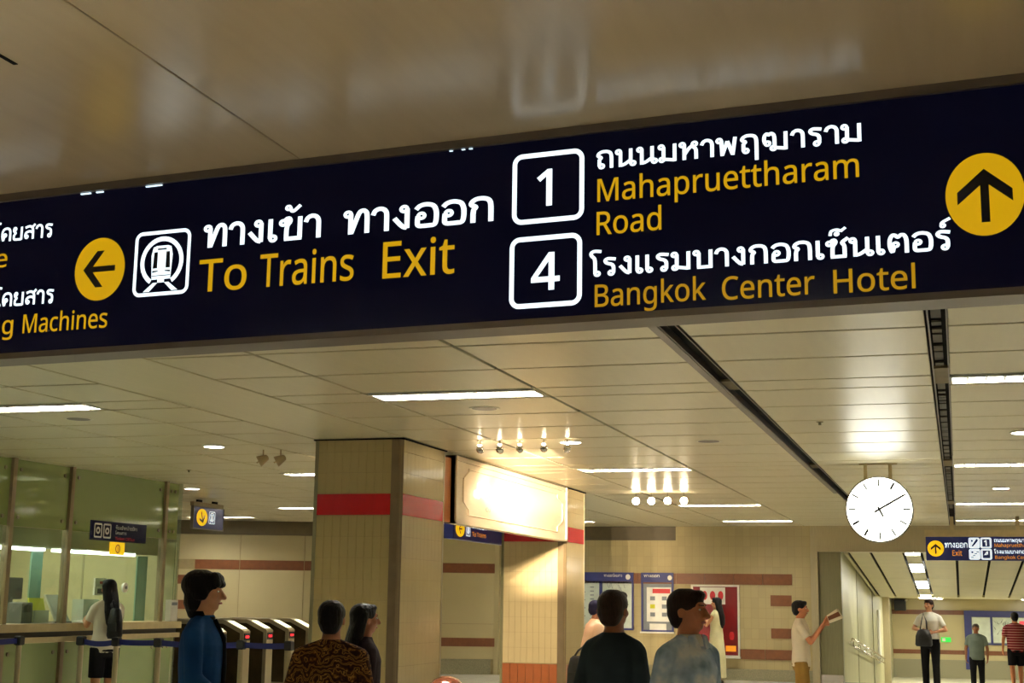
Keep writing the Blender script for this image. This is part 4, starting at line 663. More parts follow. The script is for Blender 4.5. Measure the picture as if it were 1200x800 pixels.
for x, y, lab in ((-3.56, 10.65, 'round white speaker disc behind the nearest long lamp'), (-7.28, 10.6, 'round brownish speaker disc beside the left lamp'), (-2.2, 13.3, 'round pale speaker disc in the middle of the ceiling')):
    t = empty('ceiling_speaker', (x, y, H), lab, 'speaker', group='round ceiling speakers')
    MB().cyl((x, y, H - .006), (x, y, H), .10, n=32).build('grille', 'sign_frame', t)
    MB().cyl((x, y, H - .004), (x, y, H), .125, n=32).build('rim', 'white_trim', t)
for x, y, lab in ((-1.05, 12.0, 'tiny sprinkler head in the bright patch above clock'), (-8.9, 15.3, 'tiny sprinkler head between the left ceiling lamps')):
    t = empty('sprinkler', (x, y, H), lab, 'sprinkler')
    MB().cyl((x, y, H - .03), (x, y, H), .012).build('head', 'steel_dark', t); MB().cyl((x, y, H - .006), (x, y, H), .03).build('rose', 'chrome', t)

# ---------------------------------------------------------------- the big sign
SA = math.radians(-4.9008507)
sign = empty('direction_sign', (-3.457, 4.425, 0), 'large dark blue lit overhead sign to trains, exits, road and hotel', 'sign', rz=SA)
MB().box(-1.8, 5.2, .005, .12, 2.375, 2.978).build('face_panel', 'sign_navy', sign, local=True)
MB().box(-1.8, 5.2, -.012, .13, 2.972, 3.0).box(-1.8, 5.2, -.012, .13, 2.356, 2.378).box(-1.82, -1.8, -.012, .13, 2.356, 3.0).box(5.2, 5.22, -.012, .13, 2.356, 3.0).build('frame', 'sign_frame', sign, local=True)
def sgn(name, fn, m, y=0.003, **k):
    mb = MB(); fn(mb, y); return mb.build(name, m, sign, local=True)
W, Y_ = 'light_white', 'light_yellow'
T = lambda name, s, u0, u1, b, c, m, **k: sgn(name, lambda mb, y: lettering(mb, s, u0, u1, b, c, y, **k), m)
TH = dict(em_cap=.387, bold=.0085); LT = dict(em_cap=.573, bold=.006)
sgn('thai_lettering', lambda mb, y: thai(mb, 'ทางเข้า', .942, 1.418, 2.715, .082, y), W)
sgn('thai_lettering', lambda mb, y: thai(mb, 'ทางออก', 1.508, 2.062, 2.715, .082, y), W)
T('lettering', 'To', .928, 1.135, 2.556, .115, Y_, **LT)
T('lettering', 'Trains', 1.180, 1.556, 2.556, .115, Y_, **LT)
T('lettering', 'Exit', 1.646, 1.928, 2.552, .123, Y_, **LT)
sgn('thai_lettering', lambda mb, y: thai(mb, 'ถนนมหาพฤฒาราม', 2.415, 3.25, 2.853, .057, y), W)
T('lettering', 'Mahapruettharam', 2.412, 3.245, 2.745, .074, Y_, **LT)
T('lettering', 'Road', 2.410, 2.638, 2.637, .074, Y_, **LT)
sgn('thai_lettering', lambda mb, y: thai(mb, 'โรงแรมบางกอกเซ็นเตอร์', 2.40, 3.49, 2.503, .057, y), W)
T('lettering', 'Bangkok', 2.405, 2.77, 2.405, .070, 'light_amber', **LT)
T('lettering', 'Center', 2.815, 3.10, 2.400, .070, 'light_amber', **LT)
T('lettering', 'Hotel', 3.145, 3.395, 2.397, .070, 'light_amber', **LT)
sgn('thai_lettering', lambda mb, y: thai(mb, 'ห้องจำหน่ายบัตรโดยสาร', -.62, .262, 2.815, .052, y), W)
T('lettering', 'Ticket Office', -.60, .062, 2.716, .068, Y_, **LT)
sgn('thai_lettering', lambda mb, y: thai(mb, 'เครื่องจำหน่ายบัตรโดยสาร', -.66, .290, 2.560, .052, y), W)
T('lettering', 'Ticket Issuing', -.56, .118, 2.455, .068, Y_, **LT)
T('lettering', 'Machines', .148, .545, 2.453, .070, Y_, **LT)
for (x0, x1, z0, z1, ch) in ((2.128, 2.376, 2.693, 2.930, '1'), (2.122, 2.370, 2.415, 2.651, '4')):
    sgn('number_frame', lambda mb, y: ring_rect(mb, x0, x1, z0, z1, .035, .016, y), W)
    c = (x0 + x1) / 2
    T('number', ch, c - .05, c + .05, z0 + .058, .118, W, em_cap=.573, bold=.012)
sgn('arrow_disc', lambda mb, y: disc(mb, .492, 2.673, .112, .118, y), Y_)
sgn('left_arrow', lambda mb, y: arrow(mb, .492, 2.673, .098, math.pi / 2, y), 'navy_print', .0015)
sgn('arrow_disc', lambda mb, y: disc(mb, 3.588, 2.657, .108, .122, y), Y_)
sgn('up_arrow', lambda mb, y: arrow(mb, 3.588, 2.652, .108, 0, y), 'navy_print', .0015)
mw, md = MB(), MB(); train_icon(mw, md, .645, 2.555, .241, .003)
mw.build('train_pictogram', W, sign, local=True); md.build('train_windows', 'navy_print', sign, local=True)
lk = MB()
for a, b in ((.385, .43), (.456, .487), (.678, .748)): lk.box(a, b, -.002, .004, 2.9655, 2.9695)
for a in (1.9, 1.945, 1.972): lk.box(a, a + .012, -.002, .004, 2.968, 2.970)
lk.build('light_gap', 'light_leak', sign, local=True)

# ---------------------------------------------------------------- columns
def column(y0, y1, label, near):
    x0, x1 = -5.9, -5.0
    t = empty('tiled_column', ((x0 + x1) / 2, (y0 + y1) / 2, 0), label, 'column', group='square tiled columns')
    MB().box(x0 + .012, x1 - .012, y0 + .012, y1 - .012, 0, H).build('core', 'grout', t)
    zs = [0, .11, .22, .33, .44, .55] ; zz = [.67 + .2 * k for k in range(9)]
    rows = [(z, z + .2) for z in zz if z + .2 <= 2.28] + [(2.475, 2.675), (2.675, 2.875), (2.875, 3.0)]
    fx0, fx1 = x0 + .03, x1 - .11; n = 9; w = (fx1 - fx0) / n
    me_cache = {}; stuff = MB(); redf = MB(); base = MB()
    mt = 'column_tile' if near else 'column_tile_lit'
    def piece(name, a, b, c, d, e, f, m, single):
        if not single: stuff.box(a, b, c, d, e, f); return
        key = (round(b - a, 4), round(f - e, 4), m)
        if key not in me_cache:
            q = MB().bevbox(0, b - a, 0, d - c, 0, f - e, b=.0015).mesh(name); q.materials.append(MATS[m]); me_cache[key] = q
        o = bpy.data.objects.new(name, me_cache[key]); COL.objects.link(o); o.parent = t; o.location = Vector((a, c, e)) - t.location
    for z0, z1 in rows:
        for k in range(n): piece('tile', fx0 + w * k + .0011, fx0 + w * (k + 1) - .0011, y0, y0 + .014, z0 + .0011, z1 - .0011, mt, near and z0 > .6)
        m2 = 11; sy0, sy1 = y0 + .03, y1 - .03; v = (sy1 - sy0) / m2
        for k in range(m2): stuff.box(x1 - .014, x1, sy0 + v * k + .0011, sy0 + v * (k + 1) - .0011, z0 + .0011, z1 - .0011)
        for k in range(m2): stuff.box(x0, x0 + .014, sy0 + v * k + .0011, sy0 + v * (k + 1) - .0011, z0 + .0011, z1 - .0011)
    tag(stuff.build('side_tiles', 'column_tile_lit' if True else mt, t), kind='stuff')
    MB().box(fx0, fx1, y0 - .001, y0 + .014, 2.273, 2.472).build('red_band', 'red_tile', t)
    MB().box(x1 - .014, x1 + .001, y0 + .03, y1 - .03, 2.273, 2.472).build('red_band', 'red_tile', t)
    MB().box(x0 - .001, x0 + .014, y0 + .03, y1 - .03, 2.273, 2.472).build('red_band', 'red_tile', t)
    for k in range(7):
        a = fx0 + (fx1 - fx0) * k / 7
        MB().box(a + .002, a + (fx1 - fx0) / 7 - .002, y0 - .004, y0 + .014, 0, .66).build('base_tile', 'brown_base', t)
    for k in range(9):
        a = y0 + .03 + (y1 - y0 - .06) * k / 9
        MB().box(x1 - .014, x1 + .004, a + .002, a + (y1 - y0 - .06) / 9 - .002, 0, .66).build('base_tile', 'brown_base', t)
    # steel corner guards
    MB().add([(x1 - .108, y0 - .004, 0), (x1 - .03, y0 - .004, 0), (x1 + .004, y0 + .03, 0), (x1 - .012, y0 + .03, 0), (x1 - .108, y0 + .02, 0),
              (x1 - .108, y0 - .004, H), (x1 - .03, y0 - .004, H), (x1 + .004, y0 + .03, H), (x1 - .012, y0 + .03, H), (x1 - .108, y0 + .02, H)],
             [(0, 1, 6, 5), (1, 2, 7, 6), (2, 3, 8, 7), (3, 4, 9, 8), (4, 0, 5, 9), (5, 6, 7, 8, 9), (4, 3, 2, 1, 0)]).build('corner_guard', 'guard_bronze', t)
    MB().box(x0 - .004, x0 + .03, y0 - .004, y0 + .03, 0, H).build('corner_guard', 'steel_dark', t)
    MB().box(x1 - .02, x1 + .004, y1 - .03, y1, 0, H).build('corner_guard', 'brushed_steel', t)
    MB().box(x0 - .02, x1 + .02, y0 - .02, y1 + .02, H - .012, H + .0).build('cap_shadow_gap', 'slot_dark', t)
    return t
column(12.52, 13.70, 'nearer tiled column with a red band, left of the spotlit panel', True)
column(18.50, 19.50, 'farther tiled column glowing warm under the spotlit panel', False)

# ---------------------------------------------------------------- spotlit kiosk panel between the columns
kp = empty('kiosk_panel', (-5.0, 16.3, 2.27), 'pale metal shop panel washed out by spotlights between two columns', 'sign')
XP = -4.985
MB().box(-5.1, XP - .004, 14.0, 18.48, 2.28, 2.985).build('board', 'kiosk_metal', kp)
MB().box(-5.1, XP + .015, 14.0, 18.48, 2.272, 2.295).box(-5.1, XP + .02, 14.0, 18.48, 2.93, 2.945).box(-5.1, XP + .015, 14.0, 14.03, 2.272, 2.985).box(-5.1, XP + .015, 18.44, 18.48, 2.272, 2.985).build('frame', 'kiosk_metal', kp)
def tubep(pts, r, m, name, par, n=6):
    mb = MB()
    for i in range(len(pts) - 1): mb.cyl(pts[i], pts[i + 1], r, n=n)
    return mb.build(name, m, par)
q = [(14.42, 2.87), (14.42, 2.84), (14.25, 2.76), (14.25, 2.52), (14.42, 2.44), (14.42, 2.38), (18.0, 2.38), (18.0, 2.44), (18.25, 2.52), (18.25, 2.76), (18.0, 2.82), (18.0, 2.87), (14.42, 2.87)]
tubep([(XP + .002, a, b) for a, b in q], .008, 'kiosk_metal', 'inset_moulding', kp)
def yz_letters(name, s, ya, yb, base, cap, m, **k):
    mb = MB(); lettering(mb, s, ya, yb, base, cap, 0, **k)
    mb.xform(lambda v: Vector((XP + .012, v.x, v.z))); return mb.build(name, m, kp)
yz_letters('lettering', 'JU', 14.72, 15.12, 2.62, .13, 'kiosk_letter', em_cap=.573, bold=.03)
yz_letters('lettering', 'ณ'.replace('ณ', 'ฒ'), 14.60, 14.80, 2.60, .06, 'kiosk_letter', em_cap=.387, bold=.03)
yz_letters('lettering', 'Cu', 14.98, 15.16, 2.455, .045, 'sign_frame', em_cap=.573, bold=.006)
MB().box(-5.3, -5.03, 13.74, 13.98, 2.28, 2.95).build('wood_pilaster', 'kiosk_wood', kp)
MB().box(-5.2, -5.02, 13.70, 13.74, 2.28, 2.98).build('steel_edge', 'brushed_steel', kp)
# spotlights
SPX = (-4.35, -4.15, -3.95, -3.71, -3.48)
SN = ['leftmost of the five chrome ceiling spotlights before the lit panel', 'second from the left of five chrome ceiling spotlights', 'middle one of the five chrome ceiling spotlights', 'fourth from the left of five chrome ceiling spotlights', 'rightmost of the five chrome ceiling spotlights']
for i, x in enumerate(SPX):
    y, z = 12.9, 2.915
    t = empty('spotlight', (x, y, H), SN[i], 'spotlight', group='five chrome spotlights on the ceiling')
    MB().cyl((x, y, H), (x, y, H - .05), .008, n=8).build('stem', 'chrome', t)
    MB().cyl((x, y, H), (x, y, H - .008), .03, n=16).build('rose', 'chrome', t)
    tgt = Vector(((-4.99, 16.5, 2.64), (-5.45, 18.5, 1.75), (-4.99, 17.1, 2.62), (-4.99, 17.7, 2.62), (-5.4, 18.5, 1.2))[i]); d = (tgt - Vector((x, y, z))).normalized()
    c = Vector((x, y, z))
    MB().tube([c - d * .045, c - d * .04, c - d * .01, c + d * .03, c + d * .05], [.012, .03, .037, .037, .034], 16).build('lamp_head', 'chrome', t, smooth=True)
    MB().cyl(c + d * .0505, c + d * .052, .029, n=16).build('lens', 'spot_glass', t)
    MB().ell(c - d * .032 + Vector((0, 0, .036)), (.020, .012, .009), 12).build('glare_blob', 'spot_glass', t, smooth=True)  # glowing blob added to throw glare on the ceiling above the head
    ld = bpy.data.lights.new('spot_beam', 'SPOT'); wide = i in (1, 4); ld.energy = SPOT * (.42 if wide else 1.7); ld.color = (1, .80, .56); ld.spot_size = math.radians(40 if wide else 21); ld.spot_blend = .9 if wide else .6; ld.shadow_soft_size = .02
    lo = bpy.data.objects.new('spot_beam', ld); COL.objects.link(lo); lo.parent = t; lo.location = c + d * .07 - t.location
    lo.rotation_euler = d.to_track_quat('-Z', 'Y').to_euler()
for i, x in enumerate((-4.28, -4.06, -3.83, -3.60)):
    y, z = 19.6, 2.885
    t = empty('spotlight', (x, y, H), ['leftmost of the four glaring spotlights facing the hall', 'second from the left of four glaring spotlights', 'third from the left of four glaring spotlights', 'rightmost of the four glaring spotlights facing the hall'][i], 'spotlight', group='four glaring spotlights farther back')
    MB().cyl((x, y, H), (x, y, H - .08), .008, n=8).build('stem', 'chrome', t)
    c = Vector((x, y, z)); d = Vector((.18, -1, -.12)).normalized()
    MB().tube([c - d * .07, c - d * .05, c, c + d * .03], [.015, .045, .05, .05], 16).build('lamp_head', 'chrome', t, smooth=True)
    MB().ell(c + d * .02, (.052, .04, .052), 14).build('lens', 'spot_glass', t, smooth=True)
for i, (x, y) in enumerate(((-6.87, 13.3), (-6.69, 13.34))):
    t = empty('spotlight', (x, y, H), ['left one of the two unlit grey spotlights left of the column', 'right one of the two unlit grey spotlights left of the column'][i], 'spotlight', group='two unlit grey spotlights')
    MB().cyl((x, y, H), (x, y, H - .06), .007, n=8).build('stem', 'lamp_grey', t)
    c = Vector((x, y, 2.90)); d = Vector((-.75, -.3, -.45)).normalized()
    MB().tube([c - d * .06, c - d * .05, c - d * .02, c + d * .03, c + d * .05], [.012, .03, .04, .055, .06], 16).build('lamp_head', 'lamp_grey', t, smooth=True)
    MB().cyl(c + d * .04, c + d * .075, .008, n=8).build('switch_lever', 'lamp_grey', t)
# unseen lamp added for the warm ceiling streak left of the near column
t = empty('spotlight', (-6.2, 14.3, H), 'added unseen spotlight behind the nearer column grazing the ceiling warmly', 'spotlight')
MB().cyl((-6.1, 14.3, H), (-6.1, 14.3, H - .06), .007, n=8).build('stem', 'chrome', t)
MB().tube([(-6.1, 14.3, 2.9), (-6.16, 14.3, 2.9), (-6.2, 14.3, 2.9)], [.02, .045, .045], 14).build('lamp_head', 'chrome', t)
ld = bpy.data.lights.new('spot_beam', 'SPOT'); ld.energy = 14; ld.color = (1, .75, .5); ld.spot_size = 1.2; ld.spot_blend = .8; ld.shadow_soft_size = .03
lo = bpy.data.objects.new('spot_beam', ld); COL.objects.link(lo); lo.parent = t; lo.location = (-.02, 0, -.1); lo.rotation_euler = Vector((-1, -.25, .12)).to_track_quat('-Z', 'Y').to_euler()

# ---------------------------------------------------------------- blue hanging sign under the panel, seen from its side
def yz(mb, X, rev=False): return mb.xform(lambda v: Vector((X + v.y, (v.x if not rev else -v.x), v.z)))
bs = empty('hanging_sign', (-6.05, 18, 2.24), 'purple blue hanging sign seen under the left end of the spotlit panel', 'sign')
MB().box(-6.12, -6.0, 16.8, 19.4, 2.24, 2.52).build('box', 'far_navy', bs)
MB().box(-6.07, -6.05, 17.3, 17.34, 2.52, H).box(-6.07, -6.05, 18.9, 18.94, 2.52, H).build('rod', 'steel_dark', bs)
mb = MB(); disc(mb, 17.05, 2.37, .17, .10, -.002); yz(mb, -5.992).build('arrow_disc', 'far_yellow', bs)
mb = MB(); arrow(mb, 17.05, 2.37, .085, math.pi / 2, -.004); yz(mb, -5.985).build('left_arrow', 'navy_print', bs)
mb, md = MB(), MB(); train_icon(mb, md, 17.28, 2.29, .17, 0); yz(mb, -5.994).build('train_pictogram', 'far_white', bs)
mb = MB(); thai(mb, 'ทางเข้า', 17.52, 18.1, 2.40, .05, 0); yz(mb, -5.994).build('thai_lettering', 'far_white', bs)
mb = MB(); lettering(mb, 'To Trains', 17.52, 18.1, 2.30, .055, 0); yz(mb, -5.994).build('lettering', 'far_orange', bs)

# small hanging sign left
hs = empty('hanging_sign', (-11.5, 20.47, 2.55), 'small dark blue hanging sign with yellow arrow beside the glass office', 'sign')
MB().box(-11.545, -11.5, 20.0, 20.95, 2.55, 2.885).build('box', 'far_navy', hs)
mb = MB().rect_ring(19.98, 20.97, 2.535, 2.895, 0, .055, .014); yz(mb, -11.549).build('frame', 'sign_frame', hs)
MB().box(-11.575, -11.505, 20.0, 20.95, 2.897, 2.96).build('top_plate', 'post_bronze', hs)
MB().box(-11.56, -11.53, 20.15, 20.3, 2.96, H).box(-11.56, -11.53, 20.65, 20.8, 2.96, H).build('bracket', 'slot_dark', hs)
mb = MB(); disc(mb, 20.25, 2.72, .17, .135, -.002); yz(mb, -11.492).build('arrow_disc', 'far_yellow', hs)
mb = MB(); arrow(mb, 20.25, 2.72, .13, math.radians(200), -.002); yz(mb, -11.488).build('down_arrow', 'navy_print', hs)
mb, md = MB(), MB(); train_icon(mb, md, 20.47, 2.63, .2, 0); yz(mb, -11.494).build('pictogram', 'far_white', hs); yz(md, -11.49).build('pictogram_detail', 'navy_print', hs)

# ---------------------------------------------------------------- clock
CY, CX, CZ, CR = 15.8, -.775, 2.505, .355
ck = empty('wall_clock', (CX, CY, H), 'round white lit station clock hanging from ceiling, reading ten past five', 'clock')
def ycyl(mb, r, y0, y1, n=64): return mb.cyl((CX, y0, CZ), (CX, y1, CZ), r, n=n)
ycyl(MB(), CR - .012, CY - .05, CY - .045).build('dial', 'clock_face', ck)
rim = MB(); N_ = 64
rr = [[(CX + r * math.cos(2 * math.pi * i / N_), y, CZ + r * math.sin(2 * math.pi * i / N_)) for i in range(N_)] for r, y in ((CR - .013, CY - .045), (CR - .013, CY - .056), (CR, CY - .05), (CR, CY + .05), (CR - .03, CY + .06))]
rim.rings(rr, cap=False); rim.add(rr[-1], [tuple(range(N_))]); rim.build('rim', 'clock_rim', ck, smooth=False)
def bar(mb, ang, r0, r1, w, y):
    a = math.radians(90 - ang); d = Vector((math.cos(a), 0, math.sin(a))); p = Vector((-d.z, 0, d.x)); c = Vector((CX, y, CZ))
    mb.add([c + d * r0 - p * w, c + d * r0 + p * w, c + d * r1 + p * w, c + d * r1 - p * w], [(0, 1, 2, 3)]); return mb
for h in range(12):
    bar(MB(), h * 30, .245, .325, .0085 if h not in (1, 7, 8) else .012, CY - .0515).build('hour_mark', 'clock_ink_dark' if h in (1, 7, 8) else 'clock_ink', ck)
mm = MB()
for k in range(60):
    if k % 5: bar(mm, k * 6, .308, .325, .004, CY - .0515)
tag(mm.build('minute_marks', 'clock_ink', ck), kind='stuff')
bar(MB(), 60, -.06, .30, .011, CY - .056).build('minute_hand', 'clock_ink_dark', ck)
bar(MB(), 153, -.03, .09, .011, CY - .054).build('hour_hand', 'clock_ink', ck)
for dx in (-.135, .125):
    MB().box(CX + dx - .018, CX + dx + .018, CY - .02, CY + .02, CZ + .32, H - .01).build('hanger', 'ledge', ck)
MB().box(CX - .2, CX + .2, CY - .03, CY + .03, H - .014, H).build('mounting_plate', 'ledge', ck)

# ---------------------------------------------------------------- exit sign at the corridor
es = empty('exit_sign', (1.2, 25.5, 2.25), 'blue lit hanging exit sign above the corridor mouth, yellow up arrow', 'sign')
MB().box(-.5, 2.6, 25.5, 25.62, 2.255, 2.655).build('face_panel', 'far_navy', es)
MB().box(-.515, 2.615, 25.48, 25.64, 2.655, 2.77).build('housing', 'ledge', es)
for x in (-.06, 1.0, 2.1): MB().box(x - .03, x + .03, 25.52, 25.6, 2.77, H).build('bracket', 'ledge', es)
E1 = 25.496
mb = MB(); disc(mb, -.34, 2.455, .135, .135, E1); mb.build('arrow_disc', 'far_yellow', es)
mb = MB(); arrow(mb, -.34, 2.45, .115, 0, E1 - .003); mb.build('up_arrow', 'navy_print', es)
def el(name, s, a, b, base, cap, m, **k): mb = MB(); lettering(mb, s, a, b, base, cap, E1, **k); return mb.build(name, m, es)
mb = MB(); thai(mb, 'ทางออก', -.19, .18, 2.47, .08, E1); mb.build('thai_lettering', 'far_white', es)
el('lettering', 'Exit', -.08, .09, 2.335, .09, 'far_orange')
for i, (x, z, ch) in enumerate(((.20, 2.46, '2'), (.39, 2.46, '1'), (.20, 2.27, '3'), (.39, 2.27, '4'))):
    mb = MB(); poly(mb, round_rect(x, x + .18, z, z + .18, .03), E1); mb.build('number_plate', 'far_white', es)
    if ch in '14':
        mb = MB(); poly(mb, round_rect(x + .03, x + .15, z + .025, z + .155, .015), E1 - .002); mb.build('number_field', 'far_navy', es)
        mb = MB(); lettering(mb, ch, x + .05, x + .13, z + .045, .09, E1 - .004, bold=.02); mb.build('number', 'far_white', es)
    else:
        mb = MB()
        if ch == '2': poly(mb, [(x + .04, z + .03), (x + .07, z + .03), (x + .15, z + .12), (x + .15, z + .155), (x + .125, z + .155)], E1 - .002)
        else:
            for k in range(4): poly(mb, [(x + .03 + .03 * k, z + .03 + .03 * k), (x + .075 + .03 * k, z + .03 + .03 * k), (x + .075 + .03 * k, z + .045 + .03 * k), (x + .03 + .03 * k, z + .045 + .03 * k)], E1 - .002)
        disc(mb, x + .055, z + .125, .018, .018, E1 - .002, 12); mb.build('pictogram', 'far_navy', es)
mb = MB(); thai(mb, 'ถนนมหาพฤฒาราม', .61, 1.22, 2.565, .05, E1); mb.build('thai_lettering', 'far_white', es)
el('lettering', 'Mahapruettharam', .61, 1.26, 2.485, .055, 'far_orange')
mb = MB(); thai(mb, 'โรงแรมบางกอกเซ็นเตอร์', .61, 1.45, 2.375, .05, E1); mb.build('thai_lettering', 'far_white', es)
el('lettering', 'Bangkok Center Hotel', .61, 1.45, 2.285, .055, 'far_orange')

# ---------------------------------------------------------------- posters and boards on the far wall
def board(name, label, x0, x1, z0, z1, y, frame, cat='board'):
    t = empty(name, ((x0 + x1) / 2, y, z0), label, cat)
    MB().rect_ring(x0, x1, z0, z1, y - .06, y, .035).build('frame', frame, t)
    MB().box(x0 + .02, x1 - .02, y - .02, y, z0 + .02, z1 - .02).build('backing', 'print_grey', t)
    return t
YW = 28.6
t = board('map_board', 'blue headed double map board on the wall, partly behind dark haired head', -7.62, -6.29, .92, 2.07, YW, 'board_blue')
MB().box(-7.62, -6.29, YW - .07, YW - .01, 1.89, 2.07).build('header', 'board_blue', t)
MB().box(-7.0, -6.94, YW - .065, YW - .01, .95, 1.9).build('divider', 'board_blue', t)
MB().box(-7.58, -7.0, YW - .03, YW - .02, .96, 1.88).build('map_sheet', 'map_paper', t); MB().box(-6.94, -6.33, YW - .03, YW - .02, .96, 1.88).build('map_sheet', 'map_paper', t)
ml = MB(); r2 = random.Random(5)
for k in range(26):
    a = r2.uniform(-6.9, -6.45); b = r2.uniform(1.05, 1.8); poly(ml, [(a, b), (a + .012, b), (a + r2.uniform(-.1, .14), b + r2.uniform(.05, .2))], YW - .032)
for k in range(9): ml.box(-7.5, -7.42 + .12 * (k % 2), YW - .032, YW - .031, 1.1 + .08 * k, 1.12 + .08 * k); ml.box(-7.2, -7.12, YW - .032, YW - .031, 1.12 + .08 * k, 1.14 + .08 * k)
ml.build('map_lines', 'print_grey', t)
mb = MB(); thai(mb, 'ทางออกโดยสาร', -6.9, -6.52, 1.98, .045, YW - .072); mb.build('thai_lettering', 'print_white', t)
mb = MB(); disc(mb, -6.40, 1.98, .05, .055, YW - .072, 20); mb.build('emblem', 'print_white', t)
t = board('notice_board', 'blue headed notice board with white poster under a red heading', -6.13, -5.47, .90, 2.07, YW, 'board_blue')
MB().box(-6.13, -5.47, YW - .07, YW - .01, 1.88, 2.07).build('header', 'board_blue', t)
MB().box(-6.02, -5.52, YW - .035, YW - .02, 1.10, 1.78).build('poster', 'print_white', t)
MB().box(-5.90, -5.54, YW - .037, YW - .034, 1.66, 1.75).build('poster_heading', 'print_red', t)
for i in range(3):
    for j in range(2): MB().box(-5.95 + .24 * j, -5.85 + .24 * j, YW - .037, YW - .034, 1.2 + .16 * i, 1.28 + .16 * i).build('poster_picture', 'print_grey' if (i, j) != (1, 0) else 'brochure_yellow', t)
MB().box(-5.96, -5.62, YW - .05, YW - .03, .92, 1.06).build('small_sheet', 'print_white', t)
mb = MB(); thai(mb, 'ทางออก', -6.07, -5.75, 1.98, .045, YW - .072); mb.build('thai_lettering', 'print_white', t)
mb = MB(); disc(mb, -5.54, 1.97, .045, .05, YW - .072, 20); mb.build('emblem', 'print_white', t)
MB().box(-6.15, -5.45, YW - .1, YW, .87, .90).build('sill', 'white_trim', t)
YR = 28.52
t = board('poster_case', 'lit poster case with a dark red interior and white heading card', -5.10, -4.14, .44, 1.84, YR, 'white_trim')
MB().box(-5.06, -4.17, YR - .03, YR - .015, .47, 1.80).build('poster', 'board_red', t)
MB().box(-4.92, -4.42, YR - .04, YR - .03, 1.46, 1.79).build('heading_card', 'print_white', t)
for k in range(3): mb = MB(); disc(mb, -4.83 + .16 * k, 1.63, .055, .09, YR - .042, 16); mb.build('figure_print', 'print_red', t)
MB().box(-4.42, -4.22, YR - .04, YR - .03, .55, .66).build('flower_print', 'far_orange', t)
MB().ell((-4.3, YR - .03, .85), (.05, .008, .09), 12).build('flower_print', 'print_red', t)
MB().box(-5.12, -4.12, YR - .14, YR - .02, .42, .45).build('sill', 'white_trim', t)
YE = 50.97
t = board('map_board', 'large blue framed map board on the end wall of corridor', .15, 3.4, .22, 1.34, YE, 'board_blue')
MB().box(.15, 3.4, YE - .08, YE, 1.14, 1.34).build('header', 'board_blue', t); MB().box(.15, .38, YE - .08, YE, -.6, 1.14).build('side_post', 'board_blue', t); MB().box(.98, 1.04, YE - .08, YE, .26, 1.14).build('divider', 'board_blue', t)
MB().box(.40, .98, YE - .05, YE - .02, .3, 1.12).build('map_sheet', 'map_paper', t); MB().box(1.06, 2.3, YE - .05, YE - .02, .3, 1.12).build('map_sheet', 'map_paper', t)
ml = MB()
for k in range(22):
    a = r2.uniform(1.12, 1.8); b = r2.uniform(.4, 1.0); poly(ml, [(a, b), (a + .02, b), (a + r2.uniform(-.15, .2), b + r2.uniform(.05, .2))], YE - .055)
ml.build('map_lines', 'print_black', t); MB().box(1.9, 2.3, YE - .06, YE - .045, .9, 1.02).build('red_heading', 'print_pink', t)
t = empty('emergency_sign', (-.5, 50.9, .28), 'small glowing green sign on the end wall behind the bag woman', 'sign')
MB().box(-.62, -.30, 50.9, 50.97, .28, .44).build('plate', 'exit_green', t); MB().box(-.58, -.48, 50.895, 50.9, .31, .41).build('pictogram', 'print_white', t)
t = empty('speaker_box', (-1.8, 50.6, 1.25), 'dark box high in the left corner at corridor end', 'speaker')
MB().bevbox(-2.1, -1.72, 50.5, 50.95, 1.3, 1.68, b=.02).build('case', 'print_black', t); MB().box(-1.74, -1.66, 50.45, 50.9, 1.62, 1.68).build('bracket', 'chrome', t)
# handrail
t = empty('handrail', (-2.1, 30, .8), 'double steel handrail sloping down the corridor left wall', 'handrail')
ra = lambda y, dz: Vector((-2.10, y, rz(y) + .88 + dz))
MB().tube([ra(30.2, 0), ra(43, 0)], [.025, .025], 10).build('rail', 'chrome', t, smooth=True)
MB().tube([ra(30.6, -.13), ra(43, -.13)], [.018, .018], 10).build('rail', 'chrome', t, smooth=True)
for k in range(7):
    y = 30.5 + 2.05 * k; MB().cyl(ra(y, 0), ra(y, 0) + Vector((-.08, 0, -.06)), .012, n=8).cyl(ra(y, 0), ra(y, -.14), .01, n=8).build('bracket', 'chrome', t)

# ---------------------------------------------------------------- glass office on the left
XG = -10.15
of = empty('ticket_office', (XG, 15, 0), 'green glass fronted ticket office along the left side', 'booth')
for y in (8.9, 10.5, 12.4, 13.6, 14.72, 16.88): MB().bevbox(XG - .05, XG + .035, y - .035, y + .035, 0, H, b=.004).build('post', 'post_bronze', of)
MB().bevbox(XG - .03, XG + .02, 17.25, 17.29, 0, H, b=.004).build('end_trim', 'clear_pane', of)
bays = [(6.5, 8.9), (8.9, 10.5), (10.5, 12.4), (12.4, 13.6), (13.6, 14.72), (14.72, 16.88), (16.88, 17.26)]
bolts = MB()
for a, b in bays:
    MB().box(XG - .012, XG, a + .04, b - .04, 2.24, H - .01).build('film_pane', 'green_film', of)
    MB().box(XG - .012, XG, a + .04, b - .04, 1.16, 2.235).build('clear_pane', 'clear_pane', of)
    MB().box(XG - .012, XG, a + .04, b - .04, .08, .93).build('lower_pane', 'green_frost', of)
    for y in (a + .14, b - .14):
        for z in (2.34, 2.88, .82, .2): MB().cyl((XG, y, z), (XG + .015, y, z), .022, n=12).build('bolt', 'steel_dark', of)
    MB().box(XG - .30, XG - .26, a, b, 2.02, 2.27).build('fascia', 'fascia_grey', of)
MB().box(XG - .25, XG + .12, 6.5, 17.27, 1.06, 1.15).build('counter_top', 'ledge', of)
MB().box(XG - .2, XG + .04, 6.5, 17.27, 1.0, 1.06).build('counter_recess', 'ledge_dark', of)
